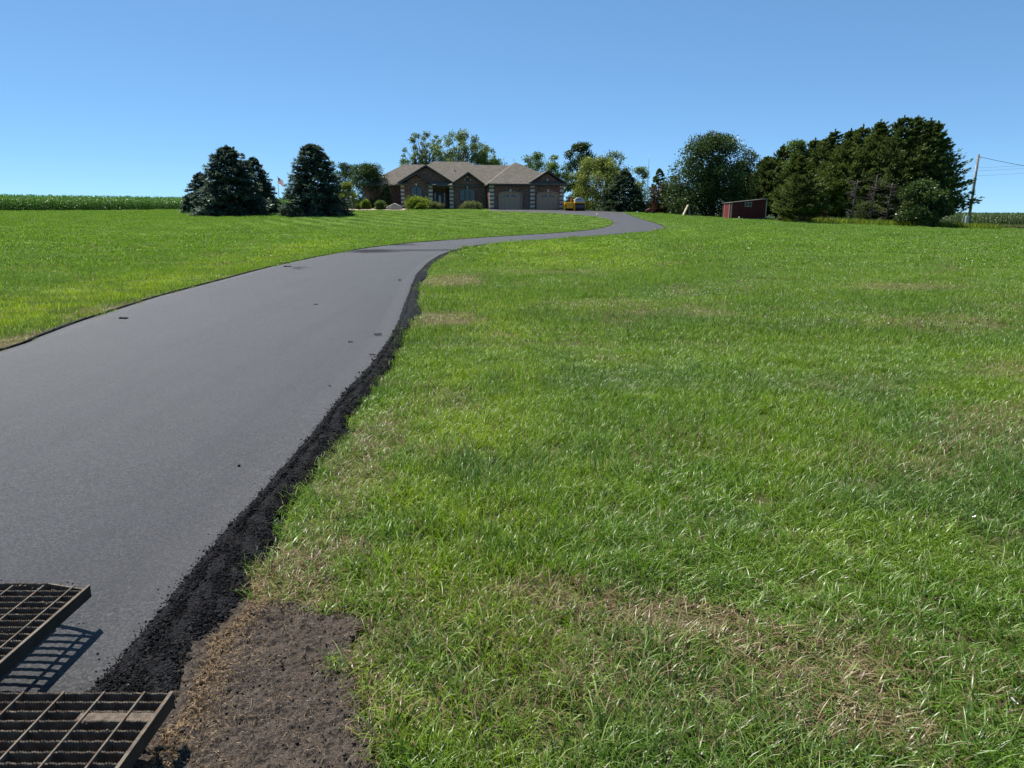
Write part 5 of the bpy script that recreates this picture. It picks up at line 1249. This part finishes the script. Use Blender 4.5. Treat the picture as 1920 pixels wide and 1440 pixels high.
cable('service_wire', (54.35, 85, pz + 8.0), (92, 102, 7.6), .8, .025, M_wire, 'thick black wire running from the pole top out to the right')
cable('guy_wire', (54.0, 85, pz + 5.2), (52.1, 83.2, g1(52.1, 83.2)), 0, .018, M_metal, 'slanting guy wire left of the utility pole')
for za, zb, lab in ((10.9, 11.95, 'topmost faint power line far behind the utility pole'), (10.35, 11.3, 'middle faint power line far behind the utility pole'), (9.3, 10.4, 'lowest faint power line far behind the utility pole')):
    cable('power_line', (60, 150, za), (150, 152, zb + 4.2), 1.2, .022, M_wire2, lab, 'distant power lines')
# mast
ms = empty('radio_mast', (20.6, 110, g1(20.6, 110)), label='thin grey lattice mast rising above the trees left of the huge oak', cat='mast')
mb = MB()
for k in range(3):
    a_ = k * 2.094; mb.tube([(.13 * math.cos(a_), .13 * math.sin(a_), 0), (.13 * math.cos(a_), .13 * math.sin(a_), 6.0)], .02, 5)
for j in range(14):
    for k in range(3):
        a_ = k * 2.094; b_ = (k + 1) * 2.094; mb.tube([(.13 * math.cos(a_), .13 * math.sin(a_), j * .43), (.13 * math.cos(b_), .13 * math.sin(b_), (j + 1) * .43)], .01, 4)
mb.build('lattice', M_metal, ms); MB().tube([(0, 0, 5.9), (0, 0, 8.9)], [.035, .02], 6).build('antenna_rod', M_metal, ms, True)

# ------------------------------------------------------------------ camera, light, sky
cam = bpy.data.cameras.new('camera'); co = bpy.data.objects.new('camera', cam); col.objects.link(co); sc.camera = co
cam.sensor_width = 36; cam.lens = 36 * 1310 / 1920; cam.clip_end = 8000; cam.clip_start = .05
co.location = (0, 0, 1.65); co.rotation_euler = (math.pi / 2 - math.atan(310 / 1310), 0, 0)
AZ, EL = R(45), R(58)   # sun to the left of straight ahead
sl = bpy.data.lights.new('sun', 'SUN'); sl.energy = 4.8; sl.angle = R(.55); sl.color = (1, .955, .88)
so = bpy.data.objects.new('sun', sl); col.objects.link(so)
d = Vector((-math.sin(AZ) * math.cos(EL), math.cos(AZ) * math.cos(EL), math.sin(EL)))
so.rotation_euler = d.to_track_quat('Z', 'Y').to_euler(); so.location = (-20, 20, 30)
w = bpy.data.worlds.new('World'); sc.world = w; w.use_nodes = True
t = NT(w.node_tree); t.n.clear(); wo = t.n.new('ShaderNodeOutputWorld')
sky = t.n.new('ShaderNodeTexSky'); sky.sky_type = 'NISHITA'; sky.sun_disc = False; sky.sun_elevation = EL; sky.sun_rotation = -AZ
sky.air_density = .5; sky.dust_density = 0; sky.ozone_density = 10; sky.altitude = 0
EXPF = 2 ** .9
gm = t.node('ShaderNodeGamma', None, {'Color': t.vmath('MULTIPLY', sky.outputs[0], (.15, .15, .15)), 'Gamma': .6})
bg = t.node('ShaderNodeBackground', None, {'Color': t.vmath('MULTIPLY', gm.outputs[0], tuple(v / .1 / EXPF for v in (.63, .87, .98))), 'Strength': .1}); t.l.new(bg.outputs[0], wo.inputs[0])
sc.view_settings.view_transform = 'Standard'; sc.view_settings.look = 'None'; sc.view_settings.gamma = 1; sc.view_settings.exposure = .9
sc.cycles.max_bounces = 6; sc.cycles.diffuse_bounces = 3; sc.cycles.glossy_bounces = 2; sc.cycles.transmission_bounces = 4; sc.cycles.transparent_max_bounces = 4
